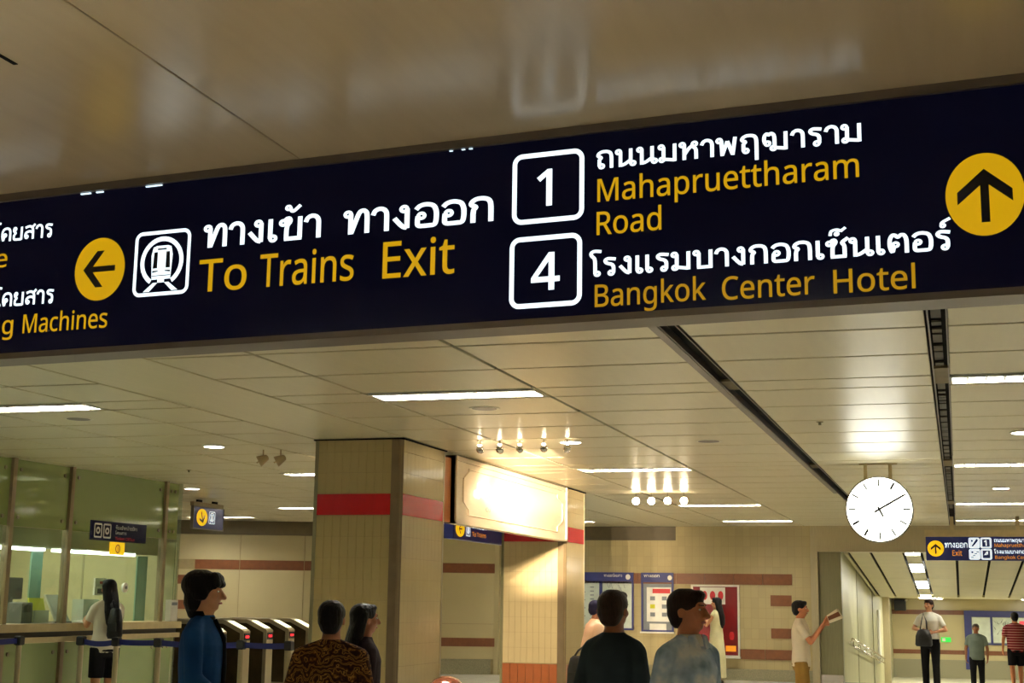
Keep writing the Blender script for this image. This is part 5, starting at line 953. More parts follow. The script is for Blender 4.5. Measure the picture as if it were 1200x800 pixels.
MB().box(XG - .2, XG + .10, 6.5, 17.27, .94, 1.0).build('lower_ledge', 'ledge', of)
MB().box(XG - 2.9, XG - 2.8, 6.5, 17.3, 0, H).build('back_wall', 'office_wall', of)
MB().box(XG - 2.9, XG - .02, 17.27, 17.32, 0, 2.2).build('side_wall', 'office_wall', of) 
MB().box(XG - 2.9, XG, 6.4, 6.5, 0, H).build('side_wall', 'office_wall', of)
MB().box(XG - 2.9, XG - .06, 6.5, 17.3, H - .02, H).build('ceiling_board', 'office_wall', of)
MB().box(XG - 2.9, XG - .3, 6.5, 17.3, 0, .1).build('floor_board', 'fascia_grey', of)
for y0, y1, m in ((14.5, 14.72, 'teal_edge'), (16.80, 17.05, 'teal_edge')): MB().box(XG - .34, XG - .32, y0, y1, 1.15, 2.0).build('screen_edge', m, of)
for y in (14.25, 15.95, 15.02): MB().box(XG - .6, XG - .58, y, y + .02, 1.15, 2.0).build('pane_joint', 'fascia_grey', of)
for n_, (y0, y1) in enumerate(((12.55, 13.5), (13.65, 14.5), (14.76, 16.45))):
    t = empty('office_lamp', (XG - .2, (y0 + y1) / 2, 1.98), ['long white lamp strip inside the office at left edge', 'long white lamp strip over the brochures in the office', 'long white lamp strip above the counter where the woman stands'][n_], 'lamp', group='office lamp strips')
    MB().box(XG - .24, XG - .14, y0, y1, 1.985, 2.02).build('tube', 'strip_tube', t); MB().box(XG - .25, XG - .13, y0, y1, 2.02, 2.04).build('housing', 'white_trim', t)
for i, y in enumerate((8.5, 11.0, 13.4, 15.8)):  # fill lamps added to brighten the office interior
    t = empty('office_fill_lamp', (XG - 1.5, y, H - .02), 'added fill lamp in the ticket office ceiling, ' + ['nearest the camera', 'second from the camera', 'third from the camera', 'farthest, above the counter woman'][i], 'lamp', group='added office fill lamps')
    MB().box(XG - 1.8, XG - 1.2, y - .3, y + .3, H - .035, H - .03).build('diffuser', 'office_fill_diffuser', t); MB().box(XG - 1.83, XG - 1.17, y - .33, y + .33, H - .03, H - .02).build('frame', 'white_trim', t)
# sign on the glass
def office_sign(name, label, y0, y1, z0, z1, m):
    t = empty(name, (XG + .02, (y0 + y1) / 2, z0), label, 'sign'); MB().box(XG, XG + .02, y0, y1, z0, z1).build('plate', m, t); return t
t = office_sign('office_sign', 'dark blue sign with two white pictograms on the green glass', 15.17, 16.42, 2.15, 2.39, 'board_blue')
t.children[0].data.materials[0] = MATS['sign_navy']
for a in (15.23, 15.43):
    mb = MB(); ring_rect(mb, a, a + .17, 2.18, 2.36, .02, .02, 0); arcband(mb, a + .085, 2.27, .02, .045, 0, 6.28, 0, 16); yz(mb, XG + .023).build('pictogram', 'print_white', t)
mb = MB(); thai(mb, 'ห้องจำหน่ายบัตร', 15.7, 16.2, 2.30, .035, 0); yz(mb, XG + .023).build('thai_lettering', 'print_white', t)
mb = MB(); thai(mb, 'โดยสาร', 15.7, 15.95, 2.24, .03, 0); yz(mb, XG + .023).build('thai_lettering', 'print_white', t)
mb = MB(); lettering(mb, 'Ticket Office', 15.7, 16.15, 2.17, .035, 0); yz(mb, XG + .023).build('lettering', 'print_red', t)
t = office_sign('window_number', 'small yellow square sign hanging below the blue office sign', 15.62, 15.93, 1.985, 2.14, 'far_yellow')
mb = MB(); arcband(mb, 15.775, 2.06, .04, .055, 0, 6.28, 0, 24); yz(mb, XG + .023).build('ring_print', 'navy_print', t)
mb = MB(); lettering(mb, '3', 15.745, 15.805, 2.035, .05, 0, bold=.01); yz(mb, XG + .025).build('number', 'navy_print', t)
# things on the office counter
def counter_thing(name, label, cat, y, x=XG - .12): return empty(name, (x, y, 1.15), label, cat)
t = counter_thing('brochure_holder', 'yellow green topped brochure stand on the office counter', 'brochure', 14.42)
MB().box(-10.32, -10.22, 14.28, 14.56, 1.15, 1.30).build('stand', 'acrylic', t); MB().hexa([(-10.28, 14.28, 1.17), (-10.24, 14.28, 1.17), (-10.24, 14.56, 1.17), (-10.28, 14.56, 1.17), (-10.33, 14.28, 1.44), (-10.31, 14.28, 1.44), (-10.31, 14.56, 1.44), (-10.33, 14.56, 1.44)]).build('leaflets', 'brochure_yellow', t)
MB().box(-10.235, -10.232, 14.28, 14.56, 1.15, 1.27).build('front_sheet', 'brochure_pale', t)
t = counter_thing('brochure_holder', 'tall leaning holder of pale leaflets on the office counter', 'brochure', 14.78)
MB().hexa([(-10.24, 14.72, 1.15), (-10.20, 14.72, 1.15), (-10.20, 14.98, 1.15), (-10.24, 14.98, 1.15), (-10.34, 14.60, 1.48), (-10.31, 14.60, 1.48), (-10.31, 14.85, 1.48), (-10.34, 14.85, 1.48)]).build('leaflets', 'brochure_pale', t); MB().box(-10.34, -10.2, 14.66, 15.0, 1.15, 1.17).build('stand', 'device_grey', t)
t = counter_thing('folder_box', 'dark folder standing between the two brochure holders', 'folder', 14.62)
MB().bevbox(-10.5, -10.42, 14.55, 14.72, 1.15, 1.40, b=.005).build('case', 'board_blue', t); MB().box(-10.42, -10.416, 14.58, 14.69, 1.2, 1.3).build('label_patch', 'print_white', t)
t = counter_thing('card_machine', 'grey ticket machine box on the counter at left edge', 'machine', 14.15)
MB().bevbox(-10.4, -10.22, 14.04, 14.24, 1.15, 1.39, b=.01).build('case', 'device_grey', t); MB().box(-10.222, -10.215, 14.07, 14.2, 1.28, 1.36).build('screen', 'print_black', t)
t = counter_thing('computer_monitor', 'dark computer monitor deep inside the ticket office', 'monitor', 14.6, XG - .8)
MB().bevbox(-10.98, -10.93, 14.6, 15.0, 1.42, 1.68, b=.01).build('screen', 'print_black', t); MB().cyl((-10.95, 14.8, 1.1), (-10.95, 14.8, 1.45), .03).build('stand', 'device_grey', t); MB().box(-11.1, -10.8, 14.65, 14.95, 1.08, 1.1).build('foot', 'device_grey', t)
t = counter_thing('paper_tray', 'clear tray of white papers beside the counter window', 'tray', 15.4)
MB().box(-10.36, -10.2, 15.22, 15.54, 1.15, 1.43).build('tray', 'acrylic', t); MB().box(-10.34, -10.24, 15.25, 15.5, 1.152, 1.38).build('papers', 'brochure_pale', t)
t = empty('notice_card', (-10.2, 15.52, 1.48), 'white card with red mark stuck inside the office glass', 'notice')
MB().box(-10.185, -10.165, 15.38, 15.64, 1.58, 1.69).build('card', 'print_white', t); MB().box(-10.164, -10.1635, 15.48, 15.56, 1.62, 1.65).build('red_mark', 'print_red', t); MB().box(-10.19, -10.165, 15.38, 15.64, 1.48, 1.575).build('lower_card', 'print_white', t); MB().box(-10.164, -10.16, 15.44, 15.62, 1.50, 1.56).build('dark_display', 'print_black', t)
t = empty('speech_disc', (-10.2, 16.03, 1.55), 'round white speak-through disc in the office window', 'disc')
MB().cyl((-10.17, 16.03, 1.58), (-10.14, 16.03, 1.58), .06, n=20).build('rim', 'print_white', t); MB().cyl((-10.138, 16.03, 1.58), (-10.13, 16.03, 1.58), .02, n=12).build('hole', 'device_grey', t)
t = counter_thing('microphone', 'thin bent microphone on the counter of the ticket window', 'microphone', 15.9, XG - .3)
MB().tube([(-10.45, 15.95, 1.15), (-10.45, 15.9, 1.30), (-10.42, 15.75, 1.38), (-10.4, 15.62, 1.40)], [.006, .006, .006, .012], 8).build('stem', 'print_black', t); MB().cyl((-10.45, 15.95, 1.15), (-10.45, 15.95, 1.17), .04).build('foot', 'print_black', t)
t = counter_thing('leaflet_stack', 'white upright box of leaflets at the right end of counter', 'box', 17.1)
MB().bevbox(-10.14, -10.06, 17.02, 17.2, 1.15, 1.43, b=.004).build('box', 'print_white', t); MB().box(-10.058, -10.055, 17.04, 17.18, 1.36, 1.4).build('slot', 'print_grey', t)
t = empty('newspaper', (-10.05, 15.0, 1.15), 'open white newspaper on the counter before the white topped woman', 'newspaper')
MB().hexa([(-10.2, 15.0, 1.152), (-9.98, 14.95, 1.152), (-9.95, 15.38, 1.152), (-10.2, 15.42, 1.152), (-10.2, 15.0, 1.17), (-9.98, 14.95, 1.158), (-9.95, 15.38, 1.19), (-10.2, 15.42, 1.20)]).build('pages', 'print_white', t)
MB().box(-10.12, -10.02, 15.1, 15.22, 1.175, 1.18).build('picture_print', 'print_grey', t)

# ---------------------------------------------------------------- fare gates
def gate():
    t = empty('fare_gate', (-10.5, 20, 0), 'x', 'gate')
    prof = [(0, 0), (0, .96), (-.03, .985), (-.30, 1.11), (-.36, 1.13), (-1.5, 1.13), (-1.6, 1.10), (-1.7, 1.0), (-1.7, 0)]
    def ext(pts, a, b): return MB().rings([[(x, a, z) for x, z in pts], [(x, b, z) for x, z in pts]])
    ext(prof, -.02, .20).build('body', 'brushed_steel', t, local=True)
    for a, b in ((-.032, -.02), (.20, .212)):
        ext([(-.06, .12), (-.06, .93), (-.36, 1.07), (-1.5, 1.07), (-1.64, .95), (-1.64, .12)], a, b).build('side_panel', 'gate_side', t, local=True)
    d = Vector((-.27, 0, .125)).normalized(); n = Vector((-d.z, 0, d.x)) * -1
    n = Vector((.42, 0, .907))
    p0 = Vector((-.05, 0, .996)) ; p1 = Vector((-.285, 0, 1.105))
    MB().hexa([p0 + Vector((0, .0, 0)), p0 + Vector((0, .18, 0)), p1 + Vector((0, .18, 0)), p1 + Vector((0, .0, 0))] + [q_ + n * .006 for q_ in (p0 + Vector((0, .0, 0)), p0 + Vector((0, .18, 0)), p1 + Vector((0, .18, 0)), p1 + Vector((0, .0, 0)))]).build('reader_screen', 'screen_bright', t, local=True)
    MB().box(0, .01, .0, .18, .82, .93).build('status_display', 'print_black', t, local=True)
    MB().box(.01, .014, .04, .14, .86, .89).build('red_cross_light', 'red_led', t, local=True)
    MB().box(-.9, -.8, -.3, -.03, .45, .95).build('flap', 'red_tile', t, local=True)
    return t
g0 = gate()
GL = ['steel fare gate nearest, next to the glass office', 'steel fare gate just right of the blue jacket woman', 'second steel fare gate right of the blue jacket woman', 'third steel fare gate right of the blue jacket woman', 'steel fare gate half hidden by the near column']
for i, y in enumerate((19.25, 20.0, 20.78, 21.56, 22.34)):
    t = g0
    if i:
        t = g0.copy(); COL.objects.link(t)
        for c in g0.children:
            k = c.copy(); COL.objects.link(k); k.parent = t
    t.location = (-10.52, y, 0); tag(t, GL[i], 'gate', 'row of steel fare gates')

# ---------------------------------------------------------------- queue barrier
PO = [(-9.90, 13.6), (-9.38, 14.0), (-8.93, 14.0), (-8.40, 14.0), (-7.39, 14.0), (-6.85, 14.05)]
PL = ['barrier post at left edge with blue belt', 'barrier post left of the woman at the counter', 'barrier post in front of the woman at the counter', 'barrier post at the right end of the glass office', 'barrier post before the first fare gates', 'barrier post before the last fare gates, beside the column']
for i, (x, y) in enumerate(PO):
    t = empty('barrier_post', (x, y, 0), PL[i], 'barrier', group='queue barrier posts')
    MB().cyl((x, y, .02), (x, y, .97), .03, n=16).build('pole', 'brushed_steel', t, smooth=False)
    MB().cyl((x, y, 0), (x, y, .02), .16, .15, n=24).build('foot', 'steel_dark', t)
    MB().bevbox(x - .04, x + .04, y - .04, y + .04, .93, 1.03, b=.01).build('belt_head', 'print_black', t)
def belt(a, b, label, sag=.01):
    t = empty('barrier_belt', (a[0], a[1], .9), label, 'belt', group='blue barrier belts'); mb = MB(); n = 8; r = []
    for k in range(n + 1):
        u = k / n; x = a[0] + (b[0] - a[0]) * u; y = a[1] + (b[1] - a[1]) * u; z = .98 - sag * 4 * u * (1 - u)
        r.append([(x, y - .002, z - .03), (x, y + .002, z - .03), (x, y + .002, z + .03), (x, y - .002, z + .03)])
    mb.rings(r).build('webbing', 'belt_blue', t)
belt((-9.88, 12.4), PO[0], 'blue belt running off the left edge')
belt(PO[1], PO[2], 'sagging blue belt just left of the counter woman', .03); belt(PO[2], PO[3], 'blue belt right of the counter woman'); belt(PO[3], PO[4], 'blue belt passing behind the blue jacket woman', .02); belt(PO[4], PO[5], 'blue belt across the front of the fare gates')

# bin with the glossy dome at the bottom edge
t = empty('litter_bin', (-3.6, 10, 0), 'round bin with glossy reddish domed lid at the bottom edge', 'bin')
MB().cyl((-3.6, 10, 0), (-3.6, 10, .80), .15, .15, n=32).build('body', 'brushed_steel', t)
MB().stack([(-3.6, 10, .80, .155, .155), (-3.6, 10, .83, .155, .155), (-3.6, 10, .88, .13, .13), (-3.6, 10, .92, .09, .09), (-3.6, 10, .94, .04, .04)], 32).build('lid', 'dome_lid', t, smooth=True)

# ---------------------------------------------------------------- people
def person(loc, face, height, label, skin='skin', top='shirt_white', bottom='trousers_black', hair='short', hair_mat='hair_black', head_yaw=0, head_pitch=0, arms=None, sleeve='short', kind='trousers', legs=0.0, vox=.010, build=1.0, lean=0.0, shoes='print_black', parts_extra=None):
    """face: heading of the chest in degrees, 0 = +Y, positive to the left. arms: ((elbow, wrist) left, (elbow, wrist) right) in local metres for 1.65 m"""
    root = empty('person', loc, label, 'person', rz=math.radians(face), group=None)
    s = height / 1.65; S = lambda p: Vector(p) * s
    def out(mb): return mb.xform(lambda v: lean_fn(v) * s)
    def lean_fn(v):
        if lean and v.z > .9:
            a = -lean; c, n = math.cos(a), math.sin(a); y, z = v.y, v.z - .9
            return Vector((v.x, y * c - z * n, y * n + z * c + .9))
        return v
    bw = build
    P = {}
    for sd, sx in (('L', -1), ('R', 1)):
        st = legs * sx
        P['hip' + sd] = Vector((sx * .09, 0, .86)); P['knee' + sd] = Vector((sx * .095, st * .5 + .02, .46)); P['ank' + sd] = Vector((sx * .095, st - .02, .08))
        P['sh' + sd] = Vector((sx * .160 * bw, -.005, 1.318))
    da = ((Vector((-.22 * bw, -.03, 1.07)), Vector((-.22 * bw, .06, .85))), (Vector((.22 * bw, -.03, 1.07)), Vector((.22 * bw, .06, .85))))
    arms = arms or da
    for (e, w), sd in zip(arms, 'LR'): P['el' + sd] = Vector(e); P['wr' + sd] = Vector(w)
    hp = Vector((0, 0, 1.47)); HR = Matrix.Rotation(math.radians(head_yaw), 3, 'Z') @ Matrix.Rotation(math.radians(head_pitch), 3, 'X')
    def hx(mb): return mb.xform(lambda v: HR @ (v - hp) + hp)
    # head
    hd = MB()
    hd.ell((0, -.008, 1.565), (.074, .094, .084), 18); hd.ell((0, .018, 1.515), (.060, .072, .076), 16); hd.ell((0, .045, 1.468), (.036, .036, .024), 12)
    hd.capsule((0, .088, 1.556), (0, .108, 1.520), .010, .015, 10); hd.ell((-.012, .096, 1.516), (.009, .012, .008), 8); hd.ell((.012, .096, 1.516), (.009, .012, .008), 8)
    hd.capsule((-.035, .078, 1.576), (.035, .078, 1.576), .010, .010, 8)
    hd.ell((-.038, .062, 1.528), (.022, .022, .024), 10); hd.ell((.038, .062, 1.528), (.022, .022, .024), 10)
    for sx in (-1, 1): hd.ell((sx * .074, -.006, 1.535), (.010, .022, .032), 10)
    hx(hd)
    bd = MB()
    bd.stack([(0, .0, .78, .10, .09), (0, -.005, .84, .158, .105), (0, -.005, .93, .165, .112), (0, 0, 1.03, .132 * bw, .092), (0, 0, 1.15, .146 * bw, .102), (0, 0, 1.26, .162 * bw, .106), (0, -.004, 1.33, .160 * bw, .088), (0, -.008, 1.375, .11 * bw, .066), (0, -.006, 1.40, .066, .056), (0, .0, 1.45, .054, .056), (0, .006, 1.50, .052, .056)], 24)
    for sd, sx in (('L', -1), ('R', 1)):
        bd.capsule((sx * .045, -.008, 1.378), P['sh' + sd] * .95 + Vector((0, 0, .075)), .034, .040, 12)
        bd.capsule(P['sh' + sd], P['el' + sd], .046 * bw, .036, 14); bd.capsule(P['el' + sd], P['wr' + sd], .037, .024, 14)
        bd.capsule(P['hip' + sd], P['knee' + sd], .082, .054, 16); bd.capsule(P['knee' + sd], P['knee' + sd].lerp(P['ank' + sd], .35), .052, .054, 14); bd.capsule(P['knee' + sd].lerp(P['ank' + sd], .35), P['ank' + sd], .054, .034, 14)
        a = P['ank' + sd]; bd.capsule(a + Vector((0, -.03, -.045)), a + Vector((sx * .01, .13, -.055)), .034, .024, 12)
        # hand: palm, four curled fingers, thumb from the side
        d = (P['wr' + sd] - P['el' + sd]).normalized(); side = Vector((-sx, 0, 0)) if abs(d.x) < .8 else Vector((0, 1, 0))
        palm_n = (side - d * side.dot(d)).normalized(); ac = d.cross(palm_n).normalized() * (1 if sx > 0 else -1)
        w = P['wr' + sd]; fwd = ac if ac.dot(Vector((0, 1, 0))) >= 0 or abs(ac.y) < .2 else -ac
        bd.capsule(w, w + d * .03, .024, .026, 10)
        M_ = Matrix((fwd, palm_n, d)).transposed()
        bd.ell(w + d * .055, (.038, .016, .048), 14, M_)
        for k, ln in enumerate((.070, .078, .072, .056)):
            b0 = w + d * .088 + fwd * (.028 - .019 * k); b1 = b0 + (d * .8 + palm_n * .35).normalized() * ln * .5; b2 = b1 + (d * .45 + palm_n * .85).normalized() * ln * .5
            bd.capsule(b0 - d * .015, b1, .0098, .009, 8); bd.capsule(b1, b2, .009, .008, 8)
        t0 = w + d * .03 + fwd * .026; t1 = t0 + (d * .6 + fwd * .7 + palm_n * .2).normalized() * .032; t2 = t1 + (d * .9 + fwd * .1 + palm_n * .4).normalized() * .028
        bd.capsule(t0 - fwd * .012, t1, .013, .0105, 8); bd.capsule(t1, t2, .0105, .009, 8)
    bd.add(hd.v, hd.f)
    body = out(bd).fused('body', skin, root, vox * .8, 2)
    # eyes and lips
    for sx in (-1, 1):
        e = hx(MB().ell((sx * .030, .0795, 1.553), (.0135, .0075, .0065), 10)); ey = out(e).build('eye', 'eye_white', root, local=True, smooth=True)
        e = hx(MB().ell((sx * .030, .0845, 1.553), (.0058, .0038, .0058), 8)); out(e).build('pupil', 'pupil', ey, local=True, smooth=True)
        e = hx(MB().capsule((sx * .014, .0905, 1.574), (sx * .048, .080, 1.576), .0035, .0025, 6)); out(e).build('eyebrow', hair_mat, root, local=True)
    out(hx(MB().capsule((-.020, .0855, 1.487), (.0, .0925, 1.489), .005, .0065, 8).capsule((.0, .0925, 1.489), (.020, .0855, 1.487), .0065, .005, 8))).build('lips', 'lips', root, local=True, smooth=True)
    # clothes
    tp = MB()
    z0 = .80 if kind != 'dress' else .55
    secs = [(0, 0, .80, .178, .125), (0, 0, .86, .180, .126), (0, 0, .93, .176, .124), (0, 0, 1.03, .156 * bw, .114), (0, 0, 1.15, .164 * bw, .122), (0, 0, 1.26, .176 * bw, .122), (0, -.004, 1.33, .170 * bw, .102), (0, -.008, 1.378, .118 * bw, .078), (0, -.006, 1.405, .076, .066), (0, -.002, 1.425, .066, .062)]
    if kind == 'tucked': secs = secs[2:]
    if kind == 'dress': secs = [(0, -.01, .12, .19, .17), (0, -.01, .5, .185, .16), (0, 0, .75, .19, .14)] + secs[1:]
    tp.stack(secs, 24)
    for sd in 'LR':
        a, b, c = P['sh' + sd], P['el' + sd], P['wr' + sd]
        tp.ell(a, (.052 * bw, .054, .054), 12)
        g = 1 if a.x > 0 else -1
        tp.capsule((g * .045, -.008, 1.388), (a.x * .9, -.006, 1.338), .042, .050, 12)
        if sleeve == 'long':
            tp.capsule(a, b, .054 * bw, .049, 14); tp.tube([b, b.lerp(c, .5), c], [.049, .043, .038], 14)
        elif sleeve == 'short': tp.tube([a, a.lerp(b, .72)], [.058 * bw, .056], 14)
        elif sleeve == 'mid': tp.capsule(a, b, .054 * bw, .049, 14); tp.tube([b, b.lerp(c, .35)], [.049, .046], 14)
    top_o = out(tp).fused('dress' if kind == 'dress' else ('jacket' if sleeve == 'long' else 'shirt'), top, root, vox, 3)
    if kind in ('trousers', 'tucked'):
        lg = MB().stack([(0, 0, .76, .13, .10), (0, -.005, .82, .172, .118), (0, -.005, .93, .170, .117), (0, 0, .975, .160, .110)], 24)
        for sd in 'LR':
            h, k, a = P['hip' + sd], P['knee' + sd], P['ank' + sd]; lg.tube([h, h.lerp(k, .5), k, k.lerp(a, .5), a + Vector((0, 0, -.02))], [.094, .083, .070, .065, .062], 16)
        out(lg).fused('trousers', bottom, root, vox, 3)
        bt = MB().stack([(0, -.003, .945, .173, .120), (0, -.003, .975, .171, .118)], 24); out(bt).build('belt', 'print_black', root, local=True)
    elif kind == 'shorts':
        lg = MB().stack([(0, 0, .74, .13, .10), (0, -.005, .82, .174, .122), (0, -.005, .93, .170, .117), (0, 0, .975, .160, .110)], 24)
        for sd in 'LR':
            h, k = P['hip' + sd], P['knee' + sd]; lg.tube([h, h.lerp(k, .5), h.lerp(k, .86)], [.096, .092, .088], 16)
        out(lg).fused('shorts', bottom, root, vox, 3)
    for sd, sx in (('L', -1), ('R', 1)):
        a = P['ank' + sd]; sh = MB().capsule(a + Vector((0, -.035, -.043)), a + Vector((sx * .01, .145, -.053)), .040, .030, 12)
        sh.xform(lambda v: Vector((v.x, v.y, max(v.z, a.z - .08)))); out(sh).build('shoe', shoes, root, local=True, smooth=True)
    # hair
    hr = MB().ell((0, -.018, 1.582), (.086, .100, .082), 18); hr.ell((0, -.045, 1.54), (.080, .070, .08), 14)
    if hair == 'short': hr.ell((0, -.05, 1.50), (.066, .05, .05), 12); hr.ell((0, .045, 1.625), (.06, .05, .03), 12)
    if hair == 'bouffant':
        hr.ell((0, -.03, 1.59), (.096, .108, .088), 18); hr.ell((0, -.055, 1.51), (.078, .062, .085), 14); hr.ell((0, .055, 1.622), (.066, .05, .034), 12)
        for fx in (-.045, -.015, .015, .045): hr.capsule((fx * .9, .055, 1.632), (fx * 1.15, .100 - abs(fx) * .5, 1.592), .030, .020, 10)
        for sx in (-1, 1): hr.ell((sx * .074, -.012, 1.545), (.022, .05, .05), 10)
        hr.capsule((0, -.07, 1.49), (0, -.065, 1.43), .05, .03, 12)
    if hair in ('long', 'pony'):
        hr.ell((0, .04, 1.628), (.058, .05, .028), 12)
        for sx in (-1, 1): hr.capsule((sx * .072, -.02, 1.58), (sx * .068, -.05, 1.42), .026, .024, 10)
        hr.tube([(0, -.05, 1.56), (0, -.085, 1.42), (0, -.118, 1.28), (0, -.13, 1.14), (0, -.128, 1.06)], [.085, .095, .10, .08, .03], 14, flat=.5, up=(0, 1, 0))
    if hair == 'cap': hr.ell((0, .02, 1.60), (.09, .115, .055), 16)
    # trim the hair off the face
    hh = out(hx(hr)).fused('hair', hair_mat, root, vox * .9, 3)
    if parts_extra: parts_extra(root, P, out, hx)
    return root

def heading(deg): return deg     # 0 looks away from the camera along the hall, -90 looks right, 180 looks at the camera
# blue jacket woman
def collar(m):
    def f(root, P, out, hx):
        c = MB(); n = 28; r0 = []; r1 = []
        c.rings([[(.075 * math.cos(a), -.003 + .07 * math.sin(a), 1.408 - (.03 if math.sin(a) > .4 else 0)) for a in (2 * math.pi * i / n for i in range(n))], [(.064 * math.cos(a), .0 + .062 * math.sin(a), 1.445 - (.03 if math.sin(a) > .4 else 0)) for a in (2 * math.pi * i / n for i in range(n))]], cap=False)
        out(c).build('collar', m, root, local=True, smooth=True)
        out(MB().tube([(.02, .07, 1.40), (.0, .118, 1.30), (0, .130, 1.15), (0, .125, .95)], [.012, .014, .014, .012], 8)).build('button_placket', m, root, local=True, smooth=True)
    return f
walkarm = ((Vector((-.23, -.08, 1.08)), Vector((-.22, .02, .87))), (Vector((.23, .03, 1.09)), Vector((.20, .20, .96))))
person((-3.93, 7.0, 0), -78, 1.615, 'person in a blue jacket with short black hair walking right, beside the fare gates', skin='skin', top='jacket_blue', bottom='trousers_navy', hair='bouffant', head_yaw=6, arms=walkarm, sleeve='long', legs=.16, vox=.008, parts_extra=collar('collar_black'), build=1.02)
person((-3.26, 7.2, 0), 12, 1.475, 'person seen from behind in a brown and gold batik shirt before the column', skin='skin_brown', top='batik', bottom='trousers_black', hair='short', sleeve='mid', legs=.06, vox=.008, build=1.12)
person((-3.62, 8.5, 0), -50, 1.455, 'person with long dark hair half hidden behind the batik shirt', skin='skin_brown', top='shirt_dusk', bottom='trousers_black', hair='long', sleeve='long', legs=.14, vox=.010)
person((-1.735, 7.4, 0), -14, 1.55, 'person in a dark jacket seen from behind, in front of the map board', skin='skin_brown', top='jacket_dark', bottom='trousers_black', hair='short', hair_mat='hair_brown', sleeve='long', legs=.12, vox=.008, build=.93)
def tee(root, P, out, hx):
    out(MB().stack([(0, .01, 1.37, .07, .075), (0, .008, 1.41, .064, .064), (0, .004, 1.43, .060, .062)], 20)).build('undershirt', 'shirt_white', root, local=True, smooth=True)
    for sx in (-1, 1): out(MB().hexa([(sx * .02, .085, 1.36), (sx * .08, .065, 1.37), (sx * .07, .05, 1.42), (sx * .035, .06, 1.43), (sx * .02, .10, 1.355), (sx * .085, .075, 1.365), (sx * .075, .06, 1.42), (sx * .035, .07, 1.43)])).build('collar', 'denim', root, local=True)
person((-1.25, 6.9, 0), -118, 1.555, 'person in a pale denim shirt turning right, in front of the red poster case', skin='skin_warm', top='denim', bottom='trousers_navy', hair='short', hair_mat='hair_brown', sleeve='long', legs=.10, vox=.008, build=1.08, head_yaw=14, parts_extra=tee)
person((-4.02, 16.0, 0), -60, 1.50, 'person in a pale pink shirt and dark cap, holding a black bag', skin='skin_brown', top='shirt_pink', bottom='trousers_navy', hair='cap', hair_mat='cap_navy', sleeve='mid', legs=.1, vox=.012, lean=.12, build=1.25)
hold = ((Vector((-.20, .12, 1.12)), Vector((-.10, .30, 1.24))), (Vector((.20, .10, 1.12)), Vector((.07, .32, 1.22))))
person((-4.36, 27.0, 0), 75, 1.585, 'person in a long pale satin dress standing in front of the poster case', skin='skin', top='satin', hair='pony', kind='dress', sleeve='none', arms=hold, vox=.014)
person((-1.87, 18.0, 0), -88, 1.53, 'person in a cream top and khaki shorts reading a leaflet by the steel pillar', skin='skin_warm', top='shirt_cream', bottom='shorts_khaki', hair='short', kind='shorts', sleeve='short', arms=((Vector((-.20, .12, 1.12)), Vector((-.10, .30, 1.36))), (Vector((.20, .14, 1.12)), Vector((.09, .30, 1.33)))), vox=.012, build=1.05, legs=.04)
t = empty('leaflet', (-1.47, 18.0, 1.28), 'pale leaflet held up by the person in khaki shorts', 'leaflet')
MB().hexa([(-1.51, 17.85, 1.27), (-1.36, 17.85, 1.33), (-1.36, 18.12, 1.33), (-1.51, 18.12, 1.27), (-1.54, 17.85, 1.36), (-1.42, 17.85, 1.44), (-1.42, 18.12, 1.44), (-1.54, 18.12, 1.36)]).build('sheet', 'shirt_cream', t)
MB().hexa([(-1.515, 17.846, 1.30), (-1.37, 17.846, 1.36), (-1.37, 17.848, 1.36), (-1.515, 17.848, 1.30), (-1.53, 17.846, 1.345), (-1.40, 17.846, 1.41), (-1.40, 17.848, 1.41), (-1.53, 17.848, 1.345)]).build('picture_print', 'brown_tile', t)
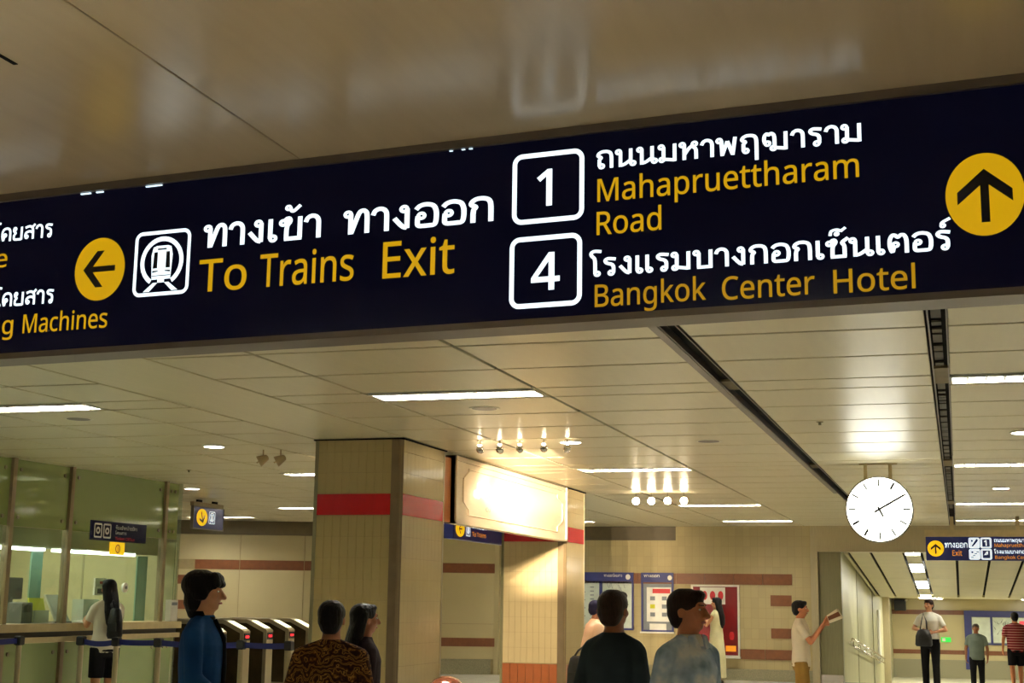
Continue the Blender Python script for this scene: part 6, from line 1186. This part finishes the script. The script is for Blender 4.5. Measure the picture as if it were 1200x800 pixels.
def bag(loc, w, h, name, label, strap_to=None):
    x, y, z = loc
    t = empty(name, (x, y, z), label, 'bag')
    MB().stack([(x, y, z, w * .42, w * .26), (x, y, z + h * .1, w * .5, w * .34), (x, y, z + h * .6, w * .46, w * .3), (x, y, z + h * .92, w * .34, w * .2), (x, y, z + h, w * .2, w * .1)], 20).build('pouch', 'black_bag', t, smooth=True)
    MB().box(x - w * .3, x + w * .3, y - w * .36, y - w * .3, z + h * .25, z + h * .5).build('pocket', 'black_bag', t)
    if strap_to:
        p = Vector(strap_to); MB().tube([(x - w * .2, y, z + h * .9), ((x + p.x) / 2 - .03, (y + p.y) / 2 - .02, (z + h + p.z) / 2), p, ((x + p.x) / 2 + .05, (y + p.y) / 2, (z + h + p.z) / 2), (x + w * .2, y, z + h * .9)], [.012] * 5, 8).build('strap', 'black_bag', t, smooth=True)
    return t
bag((-4.17, 15.95, .52), .24, .36, 'shoulder_bag', 'black boxy bag hanging beside the far column and pink shirt', (-4.08, 16.0, 1.0))
person((-.52, 27.0, 0), 172, 1.60, 'person in a white blouse and black trousers standing at corridor mouth', skin='skin', top='shirt_white', bottom='trousers_black', hair='short', hair_mat='hair_brown', kind='tucked', sleeve='short', head_yaw=-18, arms=((Vector((-.29, .02, 1.10)), Vector((-.10, .16, 1.06))), (Vector((.28, .02, 1.12)), Vector((.12, .18, 1.08)))), vox=.012, build=1.05)
bag((-.62, 26.70, .78), .30, .30, 'shoulder_bag', 'black shoulder bag hanging on the white blouse person', (-.62, 26.93, 1.36))
person((.40, 40.0, rz(40)), 178, 1.80, 'person in a grey polo shirt walking up the corridor', skin='skin_brown', top='polo_grey', bottom='trousers_black', hair='short', hair_mat='hair_grey', sleeve='short', legs=.10, vox=.016, build=1.12)
person((1.10, 32.0, rz(32)), 10, 1.585, 'person in a red striped top and black shorts seen from behind', skin='skin_warm', top='shirt_stripe', bottom='shorts_black', hair='short', kind='shorts', sleeve='short', legs=.08, vox=.014, build=1.18)
person((-9.72, 15.0, 0), 62, 1.665, 'person with long black hair in white top standing at the ticket counter', skin='skin', top='tee_white', bottom='shorts_black', hair='long', kind='shorts', sleeve='short', arms=((Vector((-.20, .10, 1.12)), Vector((-.12, .30, 1.16))), (Vector((.20, .08, 1.12)), Vector((.10, .30, 1.17)))), vox=.012, legs=.03)
bag((-9.50, 14.84, .98), .20, .36, 'shoulder_bag', 'dark brown shoulder bag on the back of the counter woman', (-9.60, 14.92, 1.42))
